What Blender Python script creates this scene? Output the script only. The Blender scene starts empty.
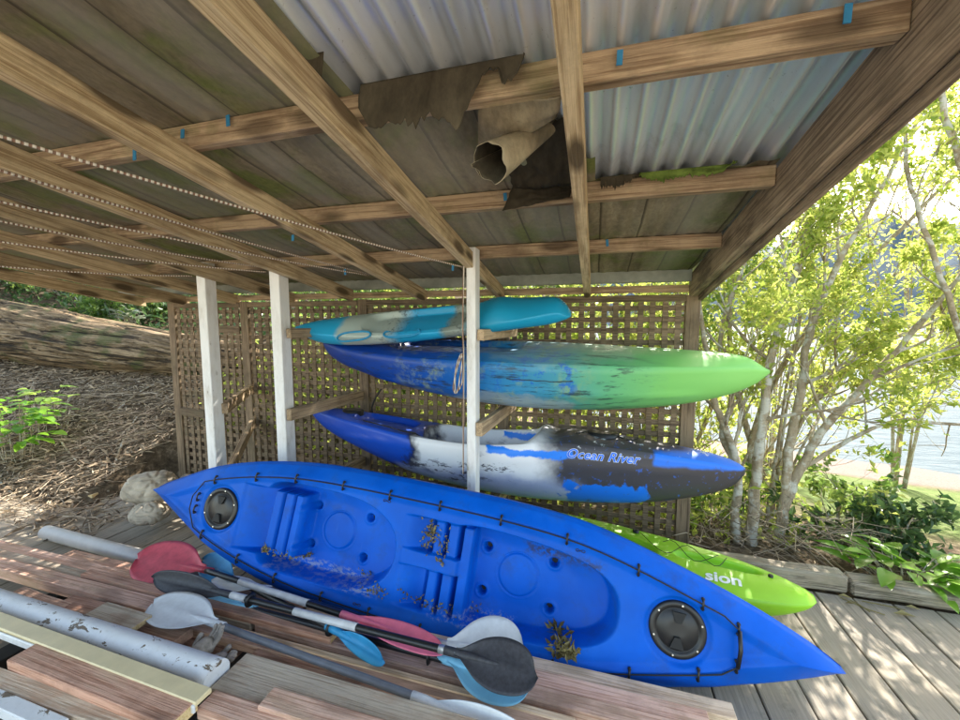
import bpy, bmesh, math, random
from math import sin, cos, pi, radians, sqrt, exp
from mathutils import Vector, Matrix, noise
random.seed(7)
scene = bpy.context.scene
COL = scene.collection

# ------------------------------------------------------------------ camera
F = 400.0; PITCH = radians(5.3); YAW = radians(16.2)
CP = Vector((0, 0, 1.6))
FW = Vector((-sin(YAW)*cos(PITCH), cos(YAW)*cos(PITCH), -sin(PITCH)))
RT = Vector((cos(YAW), sin(YAW), 0)); UPV = RT.cross(FW)
cam = bpy.data.cameras.new('camera'); camo = bpy.data.objects.new('camera', cam); COL.objects.link(camo)
camo.matrix_world = Matrix.Translation(CP) @ Matrix((RT, UPV, -FW)).transposed().to_4x4()
cam.sensor_width = 36; cam.lens = 36*F/960; cam.clip_end = 5000; cam.clip_start = .02
scene.camera = camo
def ray(x, y): return FW + RT*((x-480)/F) - UPV*((y-360)/F)
def at(ax, v, x, y):
    d = ray(x, y); i = 'xyz'.index(ax); return CP + d*((v-CP[i])/d[i])

# ------------------------------------------------------------------ tagging helpers
def tag(o, label=None, cat=None, group=None, kind=None):
    if label: o['label'] = label
    if cat: o['category'] = cat
    if group: o['group'] = group
    if kind: o['kind'] = kind
    return o
def empty(name, loc=(0,0,0), label=None, cat=None, group=None):
    o = bpy.data.objects.new(name, None); COL.objects.link(o); o.location = loc
    o.empty_display_size = .1
    return tag(o, label, cat, group)
def link(name, verts, faces, mat, parent=None, smooth=False, mats=None, midx=None, loc=None):
    me = bpy.data.meshes.new(name); me.from_pydata(verts, [], faces)
    for m in (mats or [mat]): me.materials.append(m)
    if midx: me.polygons.foreach_set('material_index', midx)
    if smooth: me.polygons.foreach_set('use_smooth', [True]*len(me.polygons))
    me.update()
    o = bpy.data.objects.new(name, me); COL.objects.link(o)
    if loc is not None: o.location = loc
    if parent is not None:
        o.parent = parent
        bpy.context.view_layer.update()
        o.matrix_parent_inverse = parent.matrix_world.inverted()
    return o
def lerp(a, b, t): return a+(b-a)*t
def sstep(a, b, x):
    t = max(0, min(1, (x-a)/(b-a))); return t*t*(3-2*t)
def tab(t, x):
    if x <= t[0][0]: return t[0][1]
    for (a, fa), (b, fb) in zip(t, t[1:]):
        if x <= b: return fa+(fb-fa)*(x-a)/(b-a)
    return t[-1][1]
def stab(t, x):      # smooth (catmull) table
    n = len(t)
    if x <= t[0][0]: return t[0][1]
    if x >= t[-1][0]: return t[-1][1]
    for i in range(n-1):
        if x <= t[i+1][0]:
            x0, y0 = t[i]; x1, y1 = t[i+1]
            m0 = (y1-t[i-1][1])/(x1-t[i-1][0]) if i > 0 else (y1-y0)/(x1-x0)
            m1 = (t[i+2][1]-y0)/(t[i+2][0]-x0) if i < n-2 else (y1-y0)/(x1-x0)
            h = x1-x0; s = (x-x0)/h
            return (2*s**3-3*s*s+1)*y0+(s**3-2*s*s+s)*h*m0+(-2*s**3+3*s*s)*y1+(s**3-s*s)*h*m1

# ------------------------------------------------------------------ materials
class NT:
    def __init__(s, name, rough=.6, spec=.5, metal=0):
        s.m = bpy.data.materials.new(name); s.m.use_nodes = True
        s.t = s.m.node_tree; s.n = s.t.nodes; s.l = s.t.links
        s.b = s.n['Principled BSDF']; s.b.inputs['Roughness'].default_value = rough
        s.b.inputs['Specular IOR Level'].default_value = spec; s.b.inputs['Metallic'].default_value = metal
        tc = s.n.new('ShaderNodeTexCoord'); s.obj = tc.outputs['Object']
        s.info = s.n.new('ShaderNodeObjectInfo')
    def mapping(s, src, scale=(1,1,1), rnd=False, rot=(0,0,0), loc=(0,0,0)):
        mp = s.n.new('ShaderNodeMapping'); mp.inputs['Scale'].default_value = scale
        mp.inputs['Rotation'].default_value = rot; mp.inputs['Location'].default_value = loc
        if rnd:
            a = s.n.new('ShaderNodeVectorMath'); a.operation = 'ADD'
            c = s.n.new('ShaderNodeMath'); c.operation = 'MULTIPLY'; c.inputs[1].default_value = 37.
            s.l.new(s.info.outputs['Random'], c.inputs[0]); s.l.new(src, a.inputs[0]); s.l.new(c.outputs[0], a.inputs[1])
            src = a.outputs[0]
        s.l.new(src, mp.inputs['Vector']); return mp.outputs[0]
    def noise(s, vec, scale=5, detail=4, rough=.55, dist=0):
        n = s.n.new('ShaderNodeTexNoise'); n.inputs['Scale'].default_value = scale
        n.inputs['Detail'].default_value = detail; n.inputs['Roughness'].default_value = rough
        n.inputs['Distortion'].default_value = dist
        s.l.new(vec, n.inputs['Vector']); return n.outputs['Fac']
    def ramp(s, fac, stops, interp='LINEAR'):
        r = s.n.new('ShaderNodeValToRGB'); r.color_ramp.interpolation = interp
        e = r.color_ramp.elements
        while len(e) < len(stops): e.new(.5)
        for k, (p, c) in enumerate(stops):
            e[k].position = p; e[k].color = (c, c, c, 1) if isinstance(c, (int, float)) else (*c, 1)
        s.l.new(fac, r.inputs[0]); return r.outputs[0]
    def mix(s, fac, a, b, mode='MIX'):
        m = s.n.new('ShaderNodeMix'); m.data_type = 'RGBA'; m.blend_type = mode
        for k, v in ((0, fac), (6, a), (7, b)):
            if isinstance(v, (int, float)): m.inputs[k].default_value = v if k == 0 else (v, v, v, 1)
            elif isinstance(v, tuple): m.inputs[k].default_value = (*v, 1)
            else: s.l.new(v, m.inputs[k])
        return m.outputs[2]
    def math(s, op, a, b=0, clamp=False):
        m = s.n.new('ShaderNodeMath'); m.operation = op; m.use_clamp = clamp
        for k, v in ((0, a), (1, b)):
            if isinstance(v, (int, float)): m.inputs[k].default_value = v
            else: s.l.new(v, m.inputs[k])
        return m.outputs[0]
    def sep(s, vec=None):
        x = s.n.new('ShaderNodeSeparateXYZ'); s.l.new(vec or s.obj, x.inputs[0]); return x.outputs
    def color(s, c):
        if isinstance(c, tuple): s.b.inputs['Base Color'].default_value = (*c, 1)
        else: s.l.new(c, s.b.inputs['Base Color'])
    def bump(s, h, strength=.3, dist=.01):
        b = s.n.new('ShaderNodeBump'); b.inputs['Strength'].default_value = strength; b.inputs['Distance'].default_value = dist
        s.l.new(h, b.inputs['Height']); s.l.new(b.outputs[0], s.b.inputs['Normal'])
    def box(s, x0, x1, y0, y1, soft=.03, jit=None, comp=(0, 1)):
        o = s.sep(jit)
        def edge(v, e0, e1):
            r = s.n.new('ShaderNodeMapRange'); r.interpolation_type = 'SMOOTHSTEP'
            s.l.new(v, r.inputs[0]); r.inputs[1].default_value = e0; r.inputs[2].default_value = e1
            return r.outputs[0]
        a = s.math('MULTIPLY', edge(o[comp[0]], x0-soft, x0+soft), edge(o[comp[0]], x1+soft, x1-soft))
        b = s.math('MULTIPLY', edge(o[comp[1]], y0-soft, y0+soft), edge(o[comp[1]], y1+soft, y1-soft))
        return s.math('MULTIPLY', a, b)
    def jitter(s, amt, scale):
        n = s.n.new('ShaderNodeTexNoise'); n.inputs['Scale'].default_value = scale; n.inputs['Detail'].default_value = 5
        n.inputs['Roughness'].default_value = .65
        s.l.new(s.obj, n.inputs['Vector'])
        a = s.n.new('ShaderNodeVectorMath'); a.operation = 'SUBTRACT'; s.l.new(n.outputs['Color'], a.inputs[0]); a.inputs[1].default_value = (.5,.5,.5)
        b = s.n.new('ShaderNodeVectorMath'); b.operation = 'SCALE'; s.l.new(a.outputs[0], b.inputs[0]); b.inputs['Scale'].default_value = amt
        c = s.n.new('ShaderNodeVectorMath'); c.operation = 'ADD'; s.l.new(s.obj, c.inputs[0]); s.l.new(b.outputs[0], c.inputs[1])
        return c.outputs[0]

def wood(name, c_lo, c_hi, knots=.5, stain=None, stain_amt=0, rough=.75, moss=0, ring=.38):
    k = NT(name, rough, .25)
    v = k.mapping(k.obj, (1, 1, 1), rnd=True)
    # growth rings seen on the flat: distorted bands along X
    w = k.n.new('ShaderNodeTexWave'); w.wave_type = 'RINGS'; w.rings_direction = 'X'
    w.inputs['Scale'].default_value = 6; w.inputs['Distortion'].default_value = 9
    w.inputs['Detail'].default_value = 2.5; w.inputs['Detail Scale'].default_value = 1.1
    k.l.new(k.mapping(v, (.35, 2.0, 2.0)), w.inputs['Vector'])
    fine = k.ramp(k.noise(k.mapping(v, (2.2, 95, 95)), 1.5, 5, .65), [(.33, 0), (.62, 1)])
    big = k.noise(k.mapping(v, (1.2, 6, 6)), 1.2, 3)
    f = k.math('ADD', k.math('MULTIPLY', w.outputs['Fac'], ring), k.math('MULTIPLY', fine, .62))
    f = k.math('ADD', f, k.math('MULTIPLY', k.math('SUBTRACT', big, .5), .7))
    c = k.mix(k.ramp(f, [(.12+ring*.2, 0), (.42+ring*.8, 1)]), c_lo, c_hi)
    # knots
    vo = k.n.new('ShaderNodeTexVoronoi'); vo.inputs['Scale'].default_value = 1
    k.l.new(k.mapping(v, (3.2, 10, 10)), vo.inputs['Vector'])
    kn = k.ramp(vo.outputs['Distance'], [(.2, 1), (.27, .6), (.36, 0)])
    c = k.mix(k.math('MULTIPLY', kn, knots), c, tuple(x*.22 for x in c_lo))
    if stain:
        s_ = k.ramp(k.noise(k.mapping(v, (2, 7, 7)), 1.6, 6, .65), [(.5-.0, 0), (.62, 1)])
        c = k.mix(k.math('MULTIPLY', s_, stain_amt), c, stain)
    if moss:
        s_ = k.ramp(k.noise(v, 5, 5, .65), [(.54, 0), (.66, 1)])
        c = k.mix(k.math('MULTIPLY', s_, moss), c, (.1,.13,.035))
    c = k.mix(k.ramp(k.noise(v, 3.2, 7, .7), [(.5, 0), (.72, .55)]), c, tuple(x*.45 for x in c_lo))
    rnd = k.math('ADD', k.math('MULTIPLY', k.info.outputs['Random'], .4), .8)
    c = k.mix(1, c, k.mix(0, (1,1,1), (1,1,1)), 'MULTIPLY')
    hs = k.n.new('ShaderNodeHueSaturation'); k.l.new(c, hs.inputs['Color']); k.l.new(rnd, hs.inputs['Value'])
    k.color(hs.outputs[0]); k.bump(f, .7, .005)
    return k.m
M = {}
M['rafter'] = wood('rafter_pine', (.33,.225,.12), (.60,.47,.29), .9, (.22,.14,.08), .3, ring=.25)
M['purlin'] = wood('purlin_wood', (.24,.155,.09), (.48,.35,.22), .7, (.15,.09,.055), .4, moss=.35, ring=.22)
M['barge'] = wood('barge_wood', (.17,.125,.085), (.38,.29,.2), .4, (.07,.05,.04), .6, ring=.15)
M['lattice'] = wood('lattice_wood', (.095,.064,.042), (.23,.165,.105), .1, (.08,.075,.04), .4, ring=.1)
M['arm'] = wood('arm_wood', (.26,.18,.11), (.50,.37,.23), .4, (.18,.13,.09), .4, ring=.2)
M['pink'] = wood('red_timber', (.50,.27,.185), (.76,.50,.38), .4, (.42,.28,.18), .6, ring=.1)
M['red'] = wood('stained_timber', (.36,.17,.105), (.60,.35,.25), .5, (.50,.37,.25), .5, ring=.12)
M['tan'] = wood('pale_timber', (.54,.36,.22), (.78,.60,.42), .4, ring=.15)
M['grey'] = wood('weathered_board', (.42,.32,.23), (.66,.55,.42), .4, (.46,.27,.17), .5, ring=.1)
M['sleeper'] = wood('sleeper_wood', (.13,.11,.08), (.36,.30,.22), .2, (.38,.35,.26), .6, moss=.2, ring=.1)
M['cutend'] = wood('fresh_cut', (.60,.42,.18), (.74,.56,.3), .0, ring=.1)

def deck_mat():
    k = NT('deck_boards', .75, .3)
    f = k.noise(k.mapping(k.obj, (90, 3, 3)), 1, 5, .65)
    g = k.noise(k.obj, 2.2, 5, .65); r = k.noise(k.mapping(k.obj, (5.26, .05, .05)), 1, 0)
    c = k.mix(k.ramp(f, [(.25, 0), (.75, 1)]), (.17,.14,.105), (.40,.345,.27))
    c = k.mix(k.ramp(g, [(.45, 0), (.7, .6)]), c, (.36,.30,.21))
    c = k.mix(k.ramp(k.noise(k.obj, 9, 5, .7), [(.55, 0), (.75, .6)]), c, (.09,.085,.055))
    k.color(c); k.bump(f, .4, .004); return k.m
M['deck'] = deck_mat()
def paint_mat():
    k = NT('white_paint', .55, .4)
    n = k.noise(k.mapping(k.obj, (4, 14, 14), rnd=True), 1, 6, .7)
    c = k.mix(k.ramp(n, [(.3, (.55,.53,.5)), (.5, (.80,.79,.77))]), (0,0,0), (.8,.79,.77))
    c = k.ramp(n, [(.27, (.30,.25,.19)), (.31, (.58,.55,.50)), (.42, (.72,.70,.67)), (.55, (.80,.79,.77))])
    c = k.mix(k.ramp(k.noise(k.mapping(k.obj, (9, 22, 22), rnd=True), 1, 5, .7), [(.64, 0), (.7, .55)]), c, (.33,.30,.24))
    k.color(c); k.bump(n, .3, .004); return k.m
M['white'] = paint_mat()
def flaky_mat():
    k = NT('flaking_paint', .6, .3)
    n = k.noise(k.mapping(k.obj, (6, 12, 12), rnd=True), 1.3, 7, .68, .4)
    c = k.ramp(n, [(.375, (.16,.12,.085)), (.395, (.22,.18,.14)), (.405, (.72,.73,.75)), (.7, (.62,.63,.64))])
    d = k.noise(k.obj, 60, 3)
    k.color(k.mix(k.ramp(d, [(.6, 0), (.75, .35)]), c, (.4,.38,.34)))
    k.bump(k.ramp(n, [(.385, 0), (.41, 1)]), .6, .004); return k.m
M['flaky'] = flaky_mat()
def iron_mat():
    k = NT('corrugated_iron', .38, .5, .6)
    n = k.noise(k.mapping(k.obj, (12, 1.2, 1)), 1.2, 5, .6); s2 = k.noise(k.obj, 70, 3, .7)
    c = k.ramp(n, [(.3, (.60,.64,.68)), (.65, (.82,.85,.88))])
    c = k.mix(k.ramp(s2, [(.66, 0), (.74, .6)]), c, (.18,.17,.16))
    rust = k.ramp(k.noise(k.mapping(k.obj, (3, 3, 3)), 1, 6, .7), [(.6, 0), (.72, .45)])
    k.color(k.mix(rust, c, (.26,.24,.2))); return k.m
M['iron'] = iron_mat()
def paper_mat(name, dark=1., moss=.7):
    k = NT(name, .85, .15)
    n = k.noise(k.mapping(k.obj, (5, 1.3, 2)), 1.2, 6, .65); m_ = k.noise(k.obj, 2.6, 6, .6, .5); s2 = k.noise(k.obj, 26, 4, .6)
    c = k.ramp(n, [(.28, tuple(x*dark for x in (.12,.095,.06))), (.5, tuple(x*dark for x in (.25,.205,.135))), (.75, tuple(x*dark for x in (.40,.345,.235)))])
    c = k.mix(k.math('MULTIPLY', k.ramp(m_, [(.46, 0), (.60, 1)]), moss), c, (.16,.19,.05))
    c = k.mix(.35, c, k.ramp(k.noise(k.mapping(k.obj, (60, 30, 30)), 1, 5, .7), [(.3, .06), (.7, .6)]), 'OVERLAY')
    c = k.mix(k.ramp(s2, [(.62, 0), (.8, .5)]), c, (.07,.06,.045))
    if moss:
        o = k.sep(k.jitter(.015, 3))
        fr = k.math('FRACT', k.math('MULTIPLY', o[0], 5.3))
        seam = k.ramp(fr, [(0, 1), (.03, .9), (.07, 0)])
        c = k.mix(k.math('MULTIPLY', seam, .8), c, (.045,.035,.025))
        band = k.noise(k.mapping(k.obj, (3.9, .12, 0)), 1, 1)
        c = k.mix(k.ramp(band, [(.42, 0), (.6, .45)]), c, (.33,.31,.26))
    k.color(c); k.bump(s2, .25, .003)
    return k.m
M['paper'] = paper_mat('building_paper', 1, .85)
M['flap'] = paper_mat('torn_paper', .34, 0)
M['roll'] = paper_mat('rolled_paper', 1.15, 0)
def plain(name, c, rough=.5, spec=.5, metal=0, var=.15, scale=20):
    k = NT(name, rough, spec, metal)
    n = k.noise(k.obj, scale, 4, .6)
    k.color(k.ramp(n, [(.3, tuple(x*(1-var) for x in c)), (.7, tuple(min(1, x*(1+var)) for x in c))])); k.bump(n, .08, .002)
    return k.m
M['black'] = plain('black_plastic', (.012,.012,.013), .38)
M['blackblade'] = plain('black_blade_plastic', (.035,.035,.042), .55, var=.35, scale=60)
M['cord'] = plain('black_cord', (.01,.01,.01), .7)
M['bluestrap'] = plain('blue_strap', (.03,.22,.42), .5)
M['galv'] = plain('galvanised_band', (.24,.25,.21), .5, metal=.2)
M['steel'] = plain('steel', (.6,.6,.6), .3, metal=.9)
M['pvc'] = plain('grey_pipe', (.46,.44,.42), .45, var=.12, scale=9)
M['darkwood'] = plain('dark_bearer', (.03,.025,.02), .9)
M['cream'] = plain('cream_paint', (.72,.60,.36), .5, var=.08, scale=14)
M['gutter'] = plain('white_strip', (.7,.7,.7), .4)
M['slate'] = plain('dark_grey_paint', (.12,.13,.13), .6, var=.3)
M['alu'] = plain('aluminium_shaft', (.42,.43,.45), .35, metal=.6)
M['greyshaft'] = plain('grey_shaft', (.16,.17,.19), .35)
M['grip'] = plain('grey_grip', (.5,.5,.51), .4)
M['blade_white'] = plain('white_blade', (.66,.68,.70), .45, var=.08, scale=30)
M['blade_red'] = plain('red_blade', (.52,.065,.09), .5, var=.2, scale=25)
M['blade_pink'] = plain('pink_blade', (.78,.17,.25), .5, var=.1)
M['blade_ltblue'] = plain('light_blue_blade', (.22,.52,.68), .45, var=.08)
M['blade_blue'] = plain('blue_blade', (.03,.28,.52), .45, var=.12)
M['glove'] = plain('grubby_glove', (.30,.26,.22), .9, var=.4, scale=40)
M['rock'] = plain('pale_boulder', (.40,.34,.26), .85, var=.4, scale=9)
M['textblue'] = plain('blue_lettering', (.01,.16,.80), .4)
M['textwhite'] = plain('white_lettering', (.85,.88,.85), .4)
M['textdark'] = plain('dark_lettering', (.01,.02,.08), .4)
def rope_mat():
    k = NT('twisted_rope', .8, .2)
    w = k.n.new('ShaderNodeTexWave'); w.inputs['Scale'].default_value = 1; w.bands_direction = 'X'
    k.l.new(k.mapping(k.obj, (22, 60, 60)), w.inputs['Vector'])
    k.color(k.ramp(w.outputs['Fac'], [(.35, (.22,.13,.09)), (.55, (.62,.56,.47))])); k.bump(w.outputs['Fac'], .6, .003)
    return k.m
M['rope'] = rope_mat()

def leaf_mat(name, c, c2, trans=.5, gloss=.35):
    k = NT(name, gloss, .4)
    r = k.n.new('ShaderNodeNewGeometry').outputs['Random Per Island']
    col = k.mix(r, c, c2); k.color(col)
    tr = k.n.new('ShaderNodeBsdfTranslucent'); k.l.new(k.mix(.5, col, k.mix(0, col, col), 'ADD'), tr.inputs[0])
    mx = k.n.new('ShaderNodeMixShader'); mx.inputs[0].default_value = trans
    k.l.new(k.b.outputs[0], mx.inputs[1]); k.l.new(tr.outputs[0], mx.inputs[2])
    k.l.new(mx.outputs[0], k.n['Material Output'].inputs['Surface'])
    return k.m
M['leaf_lime'] = leaf_mat('lime_leaf', (.20,.28,.04), (.48,.50,.13), .6)
M['leaf_mid'] = leaf_mat('mid_green_leaf', (.08,.16,.03), (.24,.32,.07), .5)
M['leaf_dark'] = leaf_mat('dark_leaf', (.03,.075,.022), (.10,.16,.055), .3, .3)
M['leaf_bright'] = leaf_mat('bright_leaf', (.10,.24,.02), (.22,.40,.04), .45, .3)
M['leaf_silver'] = leaf_mat('silver_leaf', (.20,.24,.16), (.42,.45,.36), .3)
def bark_mat(name, lo, hi, sc=8):
    k = NT(name, .85, .2)
    n = k.noise(k.mapping(k.obj, (1, 1, .5)), sc, 6, .7); p = k.noise(k.obj, sc*.7, 4, .6)
    c = k.ramp(n, [(.3, lo), (.7, hi)])
    c = k.mix(k.ramp(p, [(.5, 0), (.58, .8)]), c, (.55,.54,.47))
    c = k.mix(k.ramp(k.noise(k.mapping(k.obj, (1, 1, 3)), sc*1.5, 5, .7), [(.55, 0), (.68, .6)]), c, tuple(x*.5 for x in lo))
    k.color(c); k.bump(n, .9, .02); return k.m
M['bark'] = bark_mat('pale_bark', (.20,.15,.09), (.46,.39,.28), 14)
M['twig'] = bark_mat('twig_bark', (.22,.17,.10), (.44,.36,.24), 20)
M['darkbark'] = bark_mat('dark_bark', (.05,.04,.025), (.14,.11,.07), 10)
def log_mat():
    k = NT('log_wood', .85, .2)
    v = k.mapping(k.obj, (1.0, 9, 9)); n = k.noise(v, 2.2, 9, .75, .5); f = k.noise(k.mapping(k.obj, (2, 40, 40)), 1, 4, .6)
    c = k.ramp(n, [(.36, (.03,.02,.012)), (.46, (.17,.115,.06)), (.64, (.48,.35,.21))])
    c = k.mix(k.ramp(k.noise(k.obj, 2.5, 5, .6), [(.52, 0), (.62, .7)]), c, (.10,.12,.04))
    crack = k.ramp(k.noise(k.mapping(k.obj, (.7, 16, 16)), 1.4, 5, .6, .4), [(.40, 1), (.45, 0)]); c = k.mix(k.math('MULTIPLY', crack, .8), c, (.02,.014,.01))
    k.color(c); k.bump(k.math('SUBTRACT', k.math('ADD', n, k.math('MULTIPLY', f, .5)), crack), 1, .08); return k.m
M['log'] = log_mat()
def soil_mat():
    k = NT('soil_and_litter', .95, .1)
    n = k.noise(k.obj, 14, 8, .75); b = k.noise(k.obj, 1.5, 4)
    c = k.ramp(n, [(.3, (.035,.025,.016)), (.52, (.12,.09,.058)), (.72, (.32,.25,.17))])
    o = k.sep()
    # lawn and beach by place: lawn patch and gravel strip on the seaward side
    j = k.jitter(1.2, .7)
    lawn = k.box(2.2, 12, 4.2, 7.6, .35, j)
    g = k.noise(k.obj, 9, 6, .7)
    c = k.mix(lawn, c, k.ramp(g, [(.3, (.06,.09,.025)), (.55, (.12,.17,.05)), (.72, (.20,.18,.11))]))
    bounce_yard = k.box(-90, 90, -90, -1.4, .4, j); c = k.mix(bounce_yard, c, k.ramp(g, [(.3, (.34,.30,.24)), (.7, (.5,.46,.38))]))  # unseen ground behind the camera, made pale to bounce light under the roof
    beach = k.box(1.5, 60, 7.8, 40, .35, j)
    c = k.mix(beach, c, k.ramp(k.noise(k.obj, 30, 5, .8), [(.3, (.12,.09,.08)), (.7, (.26,.22,.19))]))
    k.color(c); k.bump(n, .8, .04); return k.m
M['soil'] = soil_mat()
M['litter'] = leaf_mat('dry_litter', (.09,.06,.035), (.56,.45,.32), .05, .9)
M['debris'] = leaf_mat('dead_leaf', (.10,.07,.02), (.36,.30,.12), .15, .8)
M['moss'] = plain('green_moss', (.12,.17,.035), .95, .1, 0, .4, 30)
def water_mat():
    k = NT('sea_water', .6, .02)
    n = k.noise(k.mapping(k.obj, (.5, 1.6, 1)), 2.2, 6, .65)
    k.color(k.ramp(n, [(.3, (.075,.105,.12)), (.7, (.13,.165,.18))])); k.bump(n, .5, .2); return k.m
M['water'] = water_mat()
def hill_mat():
    k = NT('hazy_hill', .95, .1)
    n = k.noise(k.obj, .06, 6, .7); k.color(k.ramp(n, [(.3, (.045,.07,.10)), (.7, (.085,.115,.13))])); return k.m  # distance haze is put into the bluish colour
M['hill'] = hill_mat()

# ------------------------------------------------------------------ geometry helpers
def box_bm(L, w, h, bev=.003, seg=1):
    bm = bmesh.new(); bmesh.ops.create_cube(bm, size=1); bmesh.ops.scale(bm, vec=(L, w, h), verts=bm.verts)
    if bev: bmesh.ops.bevel(bm, geom=bm.edges[:], offset=bev, segments=seg, affect='EDGES', profile=.5)
    return bm
def frame(p0, p1, up=(0,0,1)):
    x = (Vector(p1)-Vector(p0)).normalized(); y = Vector(up).cross(x).normalized(); z = x.cross(y)
    return x, y, z
def bm_obj(name, bm, mat, parent=None, mw=None, smooth=False):
    me = bpy.data.meshes.new(name); bm.to_mesh(me); bm.free(); me.materials.append(mat)
    if smooth: me.polygons.foreach_set('use_smooth', [True]*len(me.polygons))
    o = bpy.data.objects.new(name, me); COL.objects.link(o)
    if mw is not None: o.matrix_world = mw
    if parent is not None:
        o.parent = parent
        o.matrix_parent_inverse = Matrix.Translation(parent.location).inverted() if parent.rotation_euler.to_quaternion().angle < 1e-6 and parent.parent is None and parent.type == 'EMPTY' else parent.matrix_world.inverted()
    return o
def beam(name, p0, p1, w, h, mat, parent=None, up=(0,0,1), bev=.003, rough=.0):
    p0 = Vector(p0); p1 = Vector(p1); x, y, z = frame(p0, p1, up); L = (p1-p0).length
    bm = box_bm(L, w, h, bev)
    if rough:
        n = max(2, int(L/.08))
        es = [e for e in bm.edges if abs(e.verts[0].co.x-e.verts[1].co.x) > L*.9]
        bmesh.ops.subdivide_edges(bm, edges=es, cuts=n, use_grid_fill=True)
        s = random.random()*50
        for v in bm.verts:
            q = noise.noise_vector(Vector((v.co.x*4+s, v.co.y*9, v.co.z*9)))
            v.co.y += q.y*rough; v.co.z += q.z*rough
    mw = Matrix.Translation((p0+p1)/2) @ Matrix((x, y, z)).transposed().to_4x4()
    return bm_obj(name, bm, mat, parent, mw)
class MB:
    def __init__(s): s.v = []; s.f = []; s.mi = []
    def tube(s, pts, rads, seg=8, cap=True, mi=0):
        pts = [Vector(p) for p in pts]; n = len(pts); base = len(s.v)
        t = (pts[1]-pts[0]).normalized(); a = Vector((0,0,1)) if abs(t.z) < .9 else Vector((1,0,0))
        u = t.cross(a).normalized()
        for i, p in enumerate(pts):
            t = (pts[min(i+1, n-1)]-pts[max(i-1, 0)]).normalized()
            u = (u-t*u.dot(t)).normalized(); w = t.cross(u); r = rads[i] if isinstance(rads, (list, tuple)) else rads
            for k in range(seg):
                an = 2*pi*k/seg; s.v.append(p+u*(cos(an)*r)+w*(sin(an)*r))
        for i in range(n-1):
            for k in range(seg):
                a0 = base+i*seg+k; a1 = base+i*seg+(k+1) % seg
                s.f.append((a0, a1, a1+seg, a0+seg)); s.mi.append(mi)
        if cap:
            s.f.append(tuple(base+k for k in reversed(range(seg)))); s.f.append(tuple(base+(n-1)*seg+k for k in range(seg))); s.mi += [mi, mi]
    def leaf(s, p, d, nrm, L, W, mi=0, fold=.25):
        d = d.normalized(); sd = d.cross(nrm)
        if sd.length < 1e-4: sd = d.orthogonal()
        sd.normalize(); n = sd.cross(d); b = len(s.v)
        s.v += [p, p+d*L*.45+sd*W*.5+n*W*fold, p+d*L-n*L*.12, p+d*L*.45-sd*W*.5+n*W*fold]
        s.f += [(b, b+1, b+2), (b, b+2, b+3)]; s.mi += [mi, mi]
    def bigleaf(s, p, d, nrm, L, W, mi=0):
        d = d.normalized(); sd = d.cross(nrm).normalized(); n = sd.cross(d); b = len(s.v)
        prof = [(0, .1), (.15, .7), (.4, 1), (.7, .75), (.9, .35), (1, .03)]
        for t, w in prof:
            c = p+d*L*t-n*L*.35*t*t
            s.v += [c+sd*W*.5*w+n*W*.15*w, c, c-sd*W*.5*w+n*W*.15*w]
        for i in range(len(prof)-1):
            a = b+i*3
            s.f += [(a, a+1, a+4, a+3), (a+1, a+2, a+5, a+4)]; s.mi += [mi, mi]
    def box(s, c, ax, ay, az):
        c = Vector(c); b = len(s.v)
        for i in (-1, 1):
            for j in (-1, 1):
                for k in (-1, 1): s.v.append(c+ax*i+ay*j+az*k)
        for q in ((0,1,3,2),(4,6,7,5),(0,4,5,1),(2,3,7,6),(0,2,6,4),(1,5,7,3)): s.f.append(tuple(b+i for i in q)); s.mi.append(0)
    def build(s, name, mat, parent=None, smooth=False, mats=None, loc=None):
        if loc is not None: s.v = [Vector(v)-Vector(loc) for v in s.v]
        return link(name, s.v, s.f, mat, parent, smooth, mats, s.mi if mats else None, loc)
def rvec(): 
    while True:
        v = Vector((random.uniform(-1,1), random.uniform(-1,1), random.uniform(-1,1)))
        if .01 < v.length < 1: return v.normalized()
def smooth_path(pts, n=6):
    pts = [Vector(p) for p in pts]; out = []
    for i in range(len(pts)-1):
        p0 = pts[max(i-1,0)]; p1 = pts[i]; p2 = pts[i+1]; p3 = pts[min(i+2, len(pts)-1)]
        for k in range(n):
            t = k/n
            out.append(.5*((2*p1)+(p2-p0)*t+(2*p0-5*p1+4*p2-p3)*t*t+(3*p1-p0-3*p2+p3)*t**3))
    out.append(pts[-1]); return out

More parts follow.
